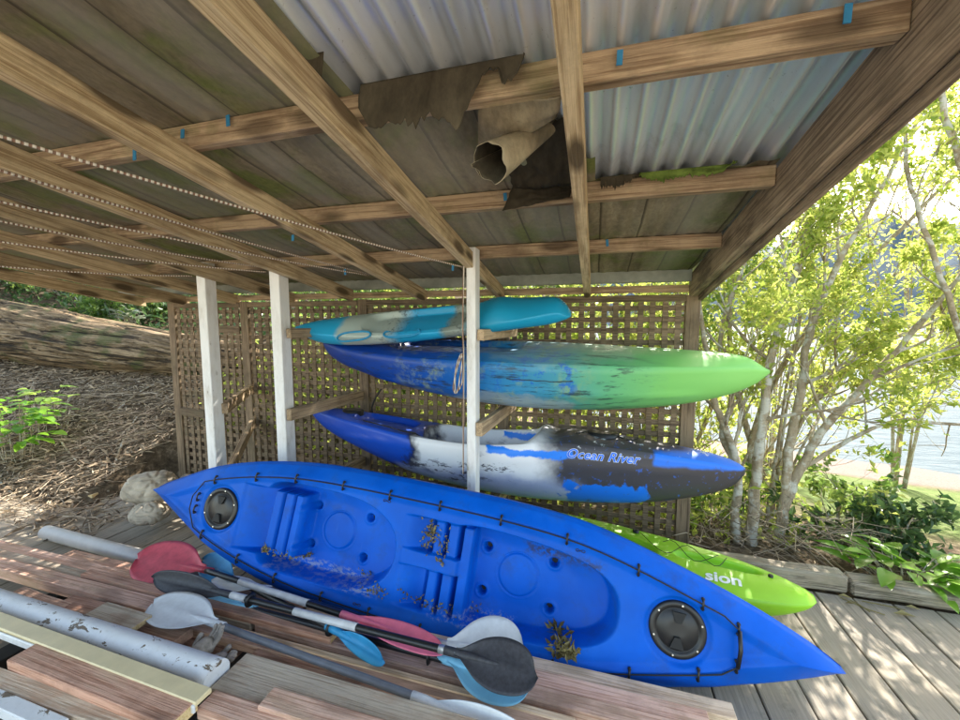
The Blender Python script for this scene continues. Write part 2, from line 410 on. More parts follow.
# ------------------------------------------------------------------ terrain, water, hills
SEA = -1.35
def ground(x, y):
    n = noise.noise(Vector((x*.6, y*.6, 0)))*.12+noise.noise(Vector((x*2.3, y*2.3, 5)))*.05
    lf = sstep(-1.5, -4.2, x)
    bank = .52*max(0, y-2.25) if y < 4.2 else 1.014+.3*(y-4.2)
    bank += sstep(-5, -12, x)*.15*max(0, -x-5)*sstep(-1, 2, y)
    bank = min(bank, 9)
    low = -.16*max(0, y-3.0)-.05*max(0, x-2)*sstep(2.5, 4, y)
    low = max(low, SEA-1.2)
    e = sstep(1.9, 3.0, y)
    g = lerp(low, bank, lf)
    g += n*max(e, .3)*(1 if lf > .2 else .35)
    if x < -6.2: g += 0
    if y < 2.25 and x > -6.6: g = min(g, -.13)
    if 2.15 < y < 3.05 and x > -4.35: g = min(g, -.03)
    return g
def make_ground():
    xs = []; x = -80
    while x < 80: xs.append(x); x += .13 if -9 < x < 6 else (.4 if -16 < x < 16 else 3)
    ys = []; y = -40
    while y < 70: ys.append(y); y += .13 if 1.7 < y < 7.5 else (.5 if -3 < y < 16 else 3)
    v = [(a, b, ground(a, b)) for b in ys for a in xs]; W = len(xs)
    f = [(j*W+i, j*W+i+1, (j+1)*W+i+1, (j+1)*W+i) for j in range(len(ys)-1) for i in range(W-1)]
    return tag(link('ground', v, f, M['soil'], smooth=True), kind='structure')
make_ground()
def grid_obj(name, x0, x1, y0, y1, z, mat):
    o = link(name, [(x0,y0,z),(x1,y0,z),(x1,y1,z),(x0,y1,z)], [(0,1,2,3)], mat); return tag(o, kind='structure')
grid_obj('sea', -900, 1500, 6, 1800, SEA, M['water'])
def hills():
    v = []; f = []; n = 140; m = 14
    for i in range(n+1):
        a = radians(-75+150*i/n)
        for j in range(m+1):
            t = j/m; R = 420+320*t
            h = 1.75*(60+45*noise.noise(Vector((i*.09, 0, 3)))+14*noise.noise(Vector((i*.45, j*.3, 9))))*sin(min(1, t*1.25)*pi/2)
            v.append((R*sin(a), R*cos(a), SEA-2+h+4*noise.noise(Vector((i*.9, j*.9, 1)))*t))
    for i in range(n):
        for j in range(m): a = i*(m+1)+j; f.append((a, a+1, a+m+2, a+m+1))
    tag(link('hills', v, f, M['hill'], smooth=True), kind='structure')
hills()
# plain land behind the camera to the horizon
tag(link('land', [(-900,-900,-.25),(900,-900,-.25),(900,-38,-.25),(-900,-38,-.25)], [(0,1,2,3)], M['soil']), kind='structure')

# deck: boards along Y
def deck():
    b = MB(); x = -6.5; pitch = .19
    while x < 4.2:
        y1 = 2.72 if x > -4.4 else 2.18+random.uniform(-.02,.02)
        for ya, yb in ((-2.5, y1),):
            dz = random.uniform(-.0015, .0015)
            b.box((x+.0915, (ya+yb)/2, -.018+dz), Vector((.0915,0,0)), Vector((0,(yb-ya)/2,0)), Vector((0,0,.018)))
        x += pitch
    for y in (-2,-1, 0, 1, 2.0): b.box((-1.15, y, -.08), Vector((5.3,0,0)), Vector((0,.025,0)), Vector((0,0,.043)))
    bm = bmesh.new(); me = bpy.data.meshes.new('deck'); me.from_pydata([tuple(p) for p in b.v], [], b.f); bm.from_mesh(me)
    bmesh.ops.bevel(bm, geom=[e for e in bm.edges if e.calc_length() > 1], offset=.004, segments=1, affect='EDGES')
    bm.to_mesh(me); bm.free(); me.materials.append(M['deck'])
    o = bpy.data.objects.new('deck', me); COL.objects.link(o); tag(o, kind='structure')
    # ground strip below deck edge between deck and trellis
deck()
g_ = 'sleepers edging the deck'
def sleeper(x0, x1, y, h, label):
    o = beam('sleeper', (x0, y, h/2), (x1, y+.0, h/2), .11, h, M['sleeper'], None, bev=.012, rough=.012)
    tag(o, label, 'sleeper', g_)
sleeper(.70, 1.47, 2.80, .105, 'weathered timber edging sleeper behind the lime kayak tip, beside the trellis post')
sleeper(1.48, 3.9, 2.79, .09, 'long weathered timber edging sleeper along the deck below the bright leafy plant')

# ------------------------------------------------------------------ shelter (roof frame, iron, paper)
SL = .168
def rz(y, off=0): return 1.78+off+SL*(3.02-y)
shed = empty('shelter_roof', (0, 0, 0), 'lean-to shelter roof with pine rafters, purlins and torn paper under corrugated iron', 'roof')
Y0, Y1 = -.55, 3.08
for i, X in enumerate((-.07, -.71, -1.36, -2.0, -2.65, -3.3, -3.95, -4.55)):
    beam('rafter', (X, Y0, rz(Y0, .045)), (X, Y1-(.0 if i != 3 else .1), rz(Y1-(.0 if i != 3 else .1), .045)), .046, .09, M['rafter'], shed)
# barge rafter on the seaward side
beam('barge_rafter', (.625, Y0, rz(Y0, .075)), (.625, 3.06, rz(3.06, .075)), .05, .15, M['barge'], shed)
beam('barge_board', (.668, Y0, rz(Y0, .062)), (.668, 3.12, rz(3.12, .062)), .03, .17, M['barge'], shed)
for i, Y in enumerate((-.14, .48, 1.105, 1.73, 2.355)):
    beam('purlin', (-4.75, Y, rz(Y, .127)), (.598, Y, rz(Y, .127)), .046, .072, M['purlin'], shed)
beam('back_flashing', (-4.75, 2.99, rz(2.99, .13)), (.598, 2.99, rz(2.99, .13)), .05, .078, M['galv'], shed)
beam('back_board', (-4.75, 3.05, rz(3.05, .06)), (.598, 3.05, rz(3.05, .06)), .02, .05, M['purlin'], shed)
# corrugated iron
def iron():
    v = []; f = []; x0, x1 = -4.85, .70; n = int((x1-x0)/.0095); ys = [-.7, 0, .7, 1.4, 2.1, 2.8, 3.2]
    for y in ys:
        for i in range(n+1):
            x = x0+(x1-x0)*i/n
            v.append((x, y, rz(y, .187)+.02*cos(2*pi*x/.0762)))
    W = n+1
    f = [(j*W+i, j*W+i+1, (j+1)*W+i+1, (j+1)*W+i) for j in range(len(ys)-1) for i in range(n)]
    o = link('corrugated_iron', v, f, M['iron'], shed, smooth=True)
iron()
# building paper, missing where it has torn away
def paper(name, xa, xb, ya, yb, tear_a=0, tear_b=0, tear_x=0):
    v = []; f = []; nx = max(4, int((xb-xa)/.012)); ny = max(4, int((yb-ya)/.03)); W = nx+1
    for j in range(ny+1):
        for i in range(nx+1):
            x = lerp(xa, xb, i/nx); t = j/ny
            a = ya+tear_a*noise.noise(Vector((x*6, 1, 2))) + tear_a*.3*noise.noise(Vector((x*25, 1, 2)))
            b = yb+tear_b*noise.noise(Vector((x*6, 7, 2)))
            y = lerp(a, b, t)
            if tear_x: x += tear_x*(i/nx)**6*noise.noise(Vector((y*7, 3, 3)))
            s = (y-1.105)/.625; sag = sin((s-math.floor(s))*pi)
            z = rz(y, .1655)+.004*cos(2*pi*x/.0762)*.9-sag*(.006+.010*(noise.noise(Vector((x*2.2, y*2.2, 4)))+.5))
            z += .003*noise.noise(Vector((x*14, y*5, 8)))
            # lapped joins across the sheet
            z -= .004*(1 if (x*1.35) % 1 < .06 else 0)
            v.append((x, y, z))
    for j in range(ny):
        for i in range(nx): a = j*W+i; f.append((a, a+1, a+W+1, a+W))
    return link(name, v, f, M['paper'], shed, smooth=True)
paper('roof_paper', -4.75, -.70, -.6, 3.05)
paper('roof_paper', -.70, -.26, 1.10, 3.05, .02)
paper('roof_paper', -.26, -.02, 1.52, 3.05, .06)
paper('roof_paper', -.02, .598, 1.70, 3.05, .03)
# torn brown flap lying over the first purlin
def flap(pts_top, drop, y, mat, name, seed=0, lean=.0):
    v = []; f = []; n = 60; m = 14
    for i in range(n+1):
        t = i/n; x = lerp(pts_top[0], pts_top[1], t)
        d = tab(drop, t)*(1+.22*noise.noise(Vector((t*12, seed, 0))))+.02*noise.noise(Vector((t*40, seed, 1)))
        for j in range(m+1):
            s = j/m; z = rz(y, .165)-d*s
            yy = y-.012-.018*s+.018*noise.noise(Vector((x*7, s*2, seed+3)))*s-lean*s
            v.append((x, yy, z))
    for i in range(n):
        for j in range(m): a = i*(m+1)+j; f.append((a, a+1, a+m+2, a+m+1))
    o = link(name, v, f, mat, shed, smooth=True)
    s_ = o.modifiers.new('thick', 'SOLIDIFY'); s_.thickness = .002
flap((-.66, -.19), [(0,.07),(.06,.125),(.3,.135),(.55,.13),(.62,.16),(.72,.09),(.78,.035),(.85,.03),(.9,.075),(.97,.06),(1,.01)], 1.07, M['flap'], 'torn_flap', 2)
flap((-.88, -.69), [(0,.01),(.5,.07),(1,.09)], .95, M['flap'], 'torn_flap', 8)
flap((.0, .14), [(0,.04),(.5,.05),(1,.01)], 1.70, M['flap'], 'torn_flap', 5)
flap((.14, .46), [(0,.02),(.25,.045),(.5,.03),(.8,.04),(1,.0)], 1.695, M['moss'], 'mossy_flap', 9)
# curled roll of paper hanging between the purlins
def roll():
    p0 = at('y', 1.42, 560, 122); p1 = at('y', 1.14, 490, 164)
    ax = (p1-p0); L = ax.length; ax.normalize(); u = ax.cross(Vector((0,0,1))).normalized(); w = ax.cross(u)
    v = []; f = []; n = 40; m = 24
    for i in range(m+1):
        s = i/m; r = lerp(.012, .052, s)
        for k in range(n+1):
            a = -.4+k/n*2*pi*1.12; rr = r*(1+.1*k/n)*(1+.08*noise.noise(Vector((a*2, s*4, 0))))
            e = .035*noise.noise(Vector((a*1.5, 5, 5))) if i == m else 0
            v.append(p0+ax*(L*s+e)+u*cos(a)*rr+w*sin(a)*rr)
    for i in range(m):
        for k in range(n): q = i*(n+1)+k; f.append((q, q+1, q+n+2, q+n+1))
    o = link('curled_paper', v, f, M['roll'], shed, smooth=True); o.data.materials.append(M['flap_shade'])
    s_ = o.modifiers.new('thick', 'SOLIDIFY'); s_.thickness = .002; s_.offset = 1; s_.material_offset = 1  # dark inner skin paints the shade inside the roll
    # sheet the roll hangs from
    a = at('y', 1.12, 478, 105); b = at('y', 1.12, 562, 96); c = at('y', 1.20, 556, 118); d = at('y', 1.40, 478, 168)
    v = []; f = []; n = 14
    for i in range(n+1):
        for j in range(n+1):
            s, t = i/n, j/n
            p = (a*(1-s)+b*s)*(1-t)+(d*(1-s)+c*s)*t
            v.append(p+Vector((0, 0, .01*noise.noise(Vector((s*3, t*3, 2)))-.008*sin(t*pi))))
    for i in range(n):
        for j in range(n): q = i*(n+1)+j; f.append((q, q+1, q+n+2, q+n+1))
    o = link('loose_paper', v, f, M['roll'], shed, smooth=True)
    s_ = o.modifiers.new('thick', 'SOLIDIFY'); s_.thickness = .002
    # dark sheet painting the shaded opening behind the roll; darker flap over second purlin
    def quad(ps, name, mat, amp=.015):
        v = []; f = []; n = 16
        a, b, c, d = ps
        for i in range(n+1):
            for j in range(n+1):
                s, t = i/n, j/n
                p = (a*(1-s)+b*s)*(1-t)+(d*(1-s)+c*s)*t
                v.append(p+Vector((amp*noise.noise(Vector((s*4, t*4, 7))), amp*noise.noise(Vector((s*5, t*5, 2))), amp*noise.noise(Vector((s*6, t*3, 12))))))
        for i in range(n):
            for j in range(n): q = i*(n+1)+j; f.append((q, q+1, q+n+2, q+n+1))
        o = link(name, v, f, mat, shed, smooth=True); s_ = o.modifiers.new('thick', 'SOLIDIFY'); s_.thickness = .002
    quad((at('y',1.50,508,160), at('y',1.30,568,112), at('y',1.58,574,186), at('y',1.64,512,190)), 'shade_gap_flap', M['flap_shade'], .02)  # shade of the opening put into a dark sheet
    quad((at('y',1.63,516,180), at('y',1.66,572,186), at('y',1.67,570,197), at('y',1.62,502,211)), 'shade_gap_flap', M['flap_shade'], .01)
M['flap_shade'] = paper_mat('dark_paper_shade', .2, 0)  # dark flap colour, also the shade painted in the roll and opening
roll()
# blue strapping ends at the purlins
for x, y, Y in ((620, 58, 1.07), (848, 14, 1.07), (183, 134, 1.07), (228, 121, 1.07), (505, 197, 1.70), (553, 193, 1.70), (607, 243, 2.325), (293, 238, 1.70), (345, 272, 2.325), (453, 268, 2.325), (720, 278, 2.95), (135, 155, 1.07)):
    p = at('y', Y, x, y); t = random.uniform(.013, .02)
    beam('strap_clip', p+Vector((0, 0, t)), p-Vector((random.uniform(-.004,.004), .004, t)), .014, .003, M['bluestrap'], shed, up=(0,1,0), bev=0)

# ------------------------------------------------------------------ trellis fence
tr = empty('trellis_fence', (-1.7, 3.05, 0), 'brown square-lattice trellis fence behind the kayak rack', 'trellis')
PX = (-4.12, -3.2, -1.93, -.69, .625)
for i, X in enumerate(PX):
    beam('fence_post', (X, 3.055, -.1), (X, 3.055, 1.80 if i < 4 else 1.79), .09, .062, M['lattice'], tr, up=(0,1,0))
for a, b in zip(PX, PX[1:]):
    beam('top_rail', (a+.046, 3.045, 1.77), (b-.046, 3.045, 1.77), .05, .045, M['lattice'], tr)
    beam('bottom_rail', (a+.046, 3.045, .02), (b-.046, 3.045, .02), .05, .045, M['lattice'], tr)
    lb = MB(); n = round((b-a-.09)/.083); P = (b-a-.09)/n
    for k in range(n):
        x = a+.045+P*(k+.5)+random.uniform(-.003,.003)
        lb.box((x, 3.036, .895), Vector((.0185,0,0)), Vector((random.uniform(-.001,.001),.004,0)), Vector((random.uniform(-.004,.004),0,.85)))
    m = 21
    for k in range(m):
        z = .045+1.70*(k+.5)/m+random.uniform(-.003,.003)
        lb.box(((a+b)/2, 3.0455, z), Vector(((b-a)/2-.046,0,random.uniform(-.003,.003))), Vector((0,.004,0)), Vector((0,0,.0185)))
    lb.build('lattice_panel', M['lattice'], tr)
# boards fixed to the trellis on the left
beam('cleat', (-3.62, 3.018, 1.545), (-3.25, 3.018, 1.53), .02, .07, M['lattice'], tr)
beam('cleat', (-4.07, 3.018, .70), (-3.75, 3.018, .69), .02, .08, M['lattice'], tr)

# ------------------------------------------------------------------ kayak rack
rack = empty('kayak_rack', (-1.7, 2.3, 0), 'white-painted kayak rack of three posts with bare timber arms', 'rack')
PY = 2.265
for x, pw in ((-2.72, .08), (-2.08, .08), (-.70, .055)):
    beam('post', (x-.0, PY, -.03), (x, PY, 2.03), .09 if pw > .06 else .09, pw, M['white'], rack, up=(1,0,0), bev=.004)
def arm(x0, y0, z0, x1, y1, z1, h=.08):
    beam('arm', (x0, y0, z0), (x1, y1, z1), .042, h, M['arm'], rack, bev=.003)
for x in (-2.0, -.648):
    arm(x, 2.21, .975, x+.05, 3.02, .975)
    arm(x, 2.24, 1.53, x+.05, 3.02, 1.53, .065)
    arm(x, 2.24, .385, x+.05, 3.02, .385)
arm(-2.66, 2.3, .96, -3.14, 3.01, .98)
arm(-2.66, 2.3, .46, -3.14, 3.01, .66)
mb = MB()
for z in (1.0, .97, 1.545, 1.52): mb.tube([(-2.025, 2.25, z), (-2.028, 2.24, z)], .004, 6)

# ------------------------------------------------------------------ kayaks
def kayak_mesh(L0, L1, wf, deckf, gunf, keelf, nu=160, nv=40, nh=28, pw=2.4, ypow=.8):
    v = []; f = []; R = nv+1+nh-1
    for i in range(nu+1):
        # denser stations toward the tips
        s = i/nu; u = lerp(L0, L1, s)
        w = max(.004, wf(u)); g = gunf(u); k = keelf(u)
        for j in range(nv+1):
            t = -1+2*j/nv; y = w*t; v.append((u, y, deckf(u, y, w)))
        for j in range(1, nh):
            a = pi*j/nh; c = cos(a)
            y = w*(abs(c)**ypow)*(1 if c > 0 else -1); z = g+(k-g)*(sin(a)**(2/pw))
            v.append((u, y, z))
    for i in range(nu):
        for j in range(R):
            a = i*R+j; b = i*R+(j+1) % R; f.append((a, a+R, b+R, b))
    f.append(tuple(range(R))); f.append(tuple(reversed(range(nu*R, nu*R+R))))
    return v, f
def autosmooth(o, ang=35):
    pass

# --- 1. the big blue double kayak standing on its edge
KS = .95
W1 = [(-1.947,.012),(-1.9,.045),(-1.8,.098),(-1.53,.222),(-1.2,.315),(-.83,.375),(-.5,.395),(0,.402),(.4,.4),(.75,.382),(1.0,.34),(1.38,.237),(1.63,.157),(1.82,.08),(1.9,.04),(1.947,.012)]
def w1(u): return stab(W1, u)
def sup(u, v, uc, vc, a, b, n): return ((abs(u-uc)/a)**n+(abs(v-vc)/b)**n)**(1/n)
def insup(f, lo=.9): return sstep(1.0, lo, f)
def bxm(u, v, u0, u1, v0, v1, s=.008):
    return sstep(u0-s, u0+s, u)*sstep(u1+s, u1-s, u)*sstep(v0-s, v0+s, v)*sstep(v1+s, v1-s, v)
SC_L = [(307,510),(352,521),(296,552),(341,565)]; SC_R = [(485,550),(542,563),(477,600),(537,616)]
SCUP = [(-.77,.115),(-.40,.115),(-.77,-.115),(-.40,-.115),(.34,.115),(.71,.115),(.34,-.115),(.71,-.115)]
def deck1(u, v, w):
    e = w-abs(v)
    rim = .085+.02*sstep(1.2, 1.6, abs(u))
    s = max(0, 1-e/rim)
    d = -.062*min(1, s)**1.15 + .012*sstep(rim+.05, rim, e)*sstep(0, .02, e)
    # ends: raised central ridge
    en = sstep(1.52, 1.95, abs(u)); d += en*(.03*(1-abs(v)/w)) - .012*sstep(1.45, 1.6, abs(u))
    # wells
    fr = sup(u, v, .585, .0, .455, .25 - .03*sstep(.3, .9, u), 2.5 if u > .585 else 6); fl = sup(u, v, -.59, 0, .455, .255, 2.4 if u > -.59 else 6)
    dw = -.15*max(insup(fr, .90), insup(fl, .90))
    dw -= .02*max(insup(fr, .55), insup(fl, .55))
    # smooth big dish around
    d += dw
    # shallow recess ring round the hatches
    for (cx, cy, r) in ((-1.35, 0, .15), (1.29, 0, .15)):
        q = sqrt((u-cx)**2+(v-cy)**2); d -= .012*sstep(r, r-.02, q)
    # seats
    m = bxm(u, v, -1.20, -.785, -.185+.03*(u+1.0), .185)
    if m > 0:
        base = -.01-.085*sstep(-1.2, -.99, u) if u < -1.0 else -.18
        for c in (-.965, -.885, -.81): base = max(base, -.025 if abs(u-c) < .026 else (-.025-(abs(u-c)-.026)*9))
        d = lerp(d, base, m)
    m = bxm(u, v, -.11, .285, -.235, .225)
    if m > 0:
        base = -.005-.07*sstep(-.1, .03, u) if u < .04 else -.17
        for c in (.09, .17, .255): base = max(base, -.022 if abs(u-c) < .026 else (-.022-(abs(u-c)-.026)*9))
        st = bxm(u, v, -.105, .225, -.03, .055, .006)
        base = lerp(base, .004, st)
        d = lerp(d, base, m)
    for (cx, cy) in ((-.595, 0), (.525, .01)):
        q = sqrt((u-cx)**2+(v-cy)**2)
        d += .007*sstep(.125, .118, q)-.012*exp(-((q-.112)/.006)**2)
    for (cx, cy) in SCUP:
        q = sqrt((u-cx)**2+(v-cy)**2); d += .006*exp(-((q-.033)/.008)**2)-.06*sstep(.026, .015, q)
    return d
def gun1(u): return -.062
def keel1(u): return tab([(-1.947,-.075),(-1.8,-.17),(-1.4,-.29),(-.8,-.335),(.8,-.335),(1.4,-.29),(1.8,-.17),(1.947,-.075)], u)
def blue_mat():
    k = NT('blue_plastic', .42, .16)
    n = k.noise(k.obj, 3, 5, .6); s = k.noise(k.obj, 45, 5, .7)
    c = k.ramp(n, [(.3, (.0,.075,.44)), (.7, (.0,.115,.64))])
    # pale scuffs along the lower edge of the wells
    j = k.jitter(.05, 9)
    m1 = k.math('MULTIPLY', k.box(-.95, -.2, -.24, -.195, .015, j), k.ramp(k.noise(k.mapping(k.obj, (30, 60, 30)), 1, 4, .7), [(.46, 0), (.56, 1)]))
    m2 = k.math('MULTIPLY', k.box(.1, .55, -.25, -.2, .015, j), k.ramp(s, [(.5, 0), (.62, .6)]))
    m3 = k.math('MULTIPLY', k.box(.55, .95, .13, .21, .03, j), k.ramp(s, [(.42, 0), (.56, .8)]))
    c = k.mix(k.math('MULTIPLY', m1, .5), c, (.42,.42,.40)); c = k.mix(m2, c, (.35,.38,.42)); c = k.mix(m3, c, (.04,.035,.03))
    scr = k.ramp(k.noise(k.mapping(k.obj, (5, 80, 30), rot=(0,0,.5)), 1, 3, .7), [(.71, 0), (.78, .35)])
    c = k.mix(scr, c, (.08,.22,.60))
    scr2 = k.ramp(k.noise(k.mapping(k.obj, (60, 4, 30), rot=(0,0,-.35)), 1, 4, .75), [(.68, 0), (.74, .3)]); c = k.mix(scr2, c, (.07,.2,.62))
    fade = k.ramp(k.noise(k.obj, 1.7, 5, .6), [(.5, 0), (.7, .35)]); c = k.mix(fade, c, (.02,.16,.62))
    dirt = k.ramp(k.noise(k.obj, 7, 6, .7), [(.54, 0), (.75, .5)])
    c = k.mix(dirt, c, (.03,.05,.12))
    k.color(c); k.bump(s, .05, .002)
    k.l.new(k.ramp(n, [(.3, .36), (.7, .52)]), k.b.inputs['Roughness'])
    return k.m
M['blue'] = blue_mat()
AX = Vector((.9959, .0087, -.0901)); 
_v = Vector((.08, .28, .956)); _v = (_v-AX*_v.dot(AX)).normalized(); AX.normalize(); NN = AX.cross(_v).normalized()
KM = CP+(Vector((-.895, 1.872, .318))-CP)*KS
KW = Matrix.Translation(KM) @ Matrix((AX, _v, NN)).transposed().to_4x4() @ Matrix.Scale(KS, 4)
def K(u, v, n=0): return KW @ Vector((u, v, n))
bk = empty('double_kayak', (0,0,0), 'big royal blue double sit-on-top kayak standing on its edge in front', 'kayak')
v, f = kayak_mesh(-1.947, 1.947, w1, deck1, gun1, keel1, 560, 190, 36)
ob = link('hull', v, f, M['blue'], smooth=True); 
bk.matrix_world = KW
bpy.context.view_layer.update()
ob.parent = bk
def kpart(name, mbb, mat, smooth=False, parent=None, mats=None):
    o = mbb.build(name, mat, None, smooth, mats); o.parent = parent or bk; return o
def lathe(mb, cx, cy, prof, seg=40, z0=0):
    b = len(mb.v)
    for r, z in prof:
        for k in range(seg): a = 2*pi*k/seg; mb.v.append((cx+r*cos(a), cy+r*sin(a), z0+z))
    for i in range(len(prof)-1):
        for k in range(seg): a0 = b+i*seg+k; a1 = b+i*seg+(k+1) % seg; mb.f.append((a0, a1, a1+seg, a0+seg)); mb.mi.append(0)
    mb.f.append(tuple(b+(len(prof)-1)*seg+k for k in range(seg))); mb.mi.append(0)
for cx, cy, r, rot in ((-1.35, 0, .122, .2), (1.29, .005, .118, 0)):
    mb = MB(); z0 = deck1(cx, cy, w1(cx))
    lathe(mb, cx, cy, [(r+.004, -.02), (r+.004, .008), (r-.002, .014), (r-.022, .014), (r-.026, .006), (r-.03, .006), (r-.034, .012), (.03, .009), (.002, .009)], 56, z0)
    h = kpart('hatch_lid', mb, M['black'], True)
    for s in (-1, 1):
        mb = MB(); c = Vector((cx+.0, cy+s*.048, z0+.012))
        b = len(mb.v)
        for dx, dy in ((-.03, .028), (.03, .028), (.012, -.018), (-.012, -.018)):
            for dz in (0, .010): mb.v.append(c+Vector((dx, dy*s, dz)))
        mb.f += [(b,b+2,b+4,b+6),(b+1,b+7,b+5,b+3),(b,b+1,b+3,b+2),(b+2,b+3,b+5,b+4),(b+4,b+5,b+7,b+6),(b+6,b+7,b+1,b)]; mb.mi += [0]*6
        kpart('grip_recess', mb, M['cord'], False, h)
    for k in range(6):
        mb = MB(); a = k*pi/3+.4; mb.tube([(cx+(r-.011)*cos(a), cy+(r-.011)*sin(a), z0+.012), (cx+(r-.011)*cos(a), cy+(r-.011)*sin(a), z0+.0175)], .0042, 8)
        kpart('screw', mb, M['steel'], False, h)
# deck line and pad eyes
def edgept(u, side, off=.092):
    w = w1(u)-off; w = max(w, .07); return (u, side*w, deck1(u, side*w, w1(u))+.012)
us = [-1.50+.09*k for k in range(35) if -1.50+.09*k < 1.5]
top = [edgept(u, 1) for u in us]+[(1.53, .075, deck1(1.53,.075,w1(1.53))+.014)]; bot = [edgept(u, -1) for u in us]+[(1.53, -.075, deck1(1.53,-.075,w1(1.53))+.014)]
loop = [(-1.56, .04, .02)]+top+[(1.53, 0, .028)]+bot[::-1]+[(-1.56, -.04, .02)]
mb = MB(); mb.tube(loop+[loop[0]], .0035, 6, False); kpart('deck_line', mb, M['cord'], True)
mb = MB(); mb.tube([(1.53, .075, .022), (1.535, 0, .032), (1.53, -.075, .022)], .009, 8); kpart('end_toggle', mb, M['black'], True)
eyes = [(u, s) for s in (1, -1) for u in (-1.42, -1.12, -.84, -.52, -.22, .08, .42, .76, 1.1, 1.38)]+[(-1.53, .5), (-1.53, -.5), (1.53, .999), (1.53, -.999)]
for u, s in eyes:
    if abs(s) == 1: x, y, z = edgept(u, s)
    else: x, y, z = u, s*.075, .012
    mb = MB(); dx = .0; mb.tube([(x, y-.022, z-.008), (x, y-.01, z+.003), (x, y+.01, z+.003), (x, y+.022, z-.008)], [.007,.005,.005,.007], 8)
    mb.tube([(x, y-.021, z-.012), (x, y-.021, z-.001)], .0075, 8); mb.tube([(x, y+.021, z-.012), (x, y+.021, z-.001)], .0075, 8)
    kpart('pad_eye', mb, M['black'], True)
for cx, cy in SCUP:
    mb = MB(); lathe(mb, cx, cy, [(.019, 0), (.017, .001)], 16, deck1(cx+.0, cy, w1(cx))+.004); kpart('scupper_shade', mb, M['cord'], False)  # black disc stands in for the dark inside the hole
def squig(u, v):
    z = deck1(u, v, w1(u))+.0015; mb = MB()
    mb.tube([(u+.022*cos(a), v+.006*sin(2*a)+.0*a, z) for a in [2*pi*k/20 for k in range(21)]], .0022, 5)
    kpart('fish_mark', mb, M['textdark'])
squig(-.24, .27); squig(-.30, -.29); squig(.83, .245)

# dead leaves caught in the wells
def debris(name, spots, label, n=26, L=.035):
    n = int(n*2.2); L *= .8
    mb = MB()
    for (cu, cv, su, sv, h) in spots:
        for k in range(n):
            u = cu+random.gauss(0, su); vv = cv+random.gauss(0, sv); z = deck1(u, vv, w1(u))+random.uniform(.003, h)
            p = K(u, vv, z); d = (KW.to_3x3() @ Vector((random.uniform(-1,1), random.uniform(-1,1), random.uniform(-.15,.18)))).normalized()
            mb.leaf(p, d, NN+rvec()*.6, random.uniform(.6, 1.3)*L, random.uniform(.3,.6)*L, fold=.4)
    o = mb.build(name, M['debris']); tag(o, label, 'leaf litter', None, 'stuff')
debris('dead_leaves', [(.80, -.205, .04, .012, .012), (.79, -.20, .028, .009, .02)], 'clump of curled dead leaves in the rear well of the blue kayak', 34, .045)
debris('dead_leaves', [(-.92, -.17, .05, .014, .015), (-.8, -.18, .03, .01, .012), (-.99, -.16, .03, .01, .014), (-.25, -.19, .08, .018, .006)], 'dry leaf crumbs caught below the front seat slats of the blue kayak', 26, .022)
debris('dead_leaves', [(.02, .12, .02, .04, .02), (.05, .16, .02, .03, .02), (.13, .08, .012, .04, .012), (.12, -.2, .08, .01, .012)], 'dry leaf crumbs in the middle seat slots of the blue kayak', 30, .024)

# --- rack kayaks
def place_kayak(name, label, mesh, mat, loc, roll=0, pitch=0, yaw=0, part='hull'):
    e = empty(name, loc, label, 'kayak', 'kayaks lying on the rack'); e.rotation_euler = (roll, pitch, yaw)
    o = link(part, mesh[0], mesh[1], mat, smooth=True); o.parent = e
    return e
def kp(e, name, mb, mat, smooth=True, mats=None):
    o = mb.build(name, mat, None, smooth, mats); o.parent = e; return o
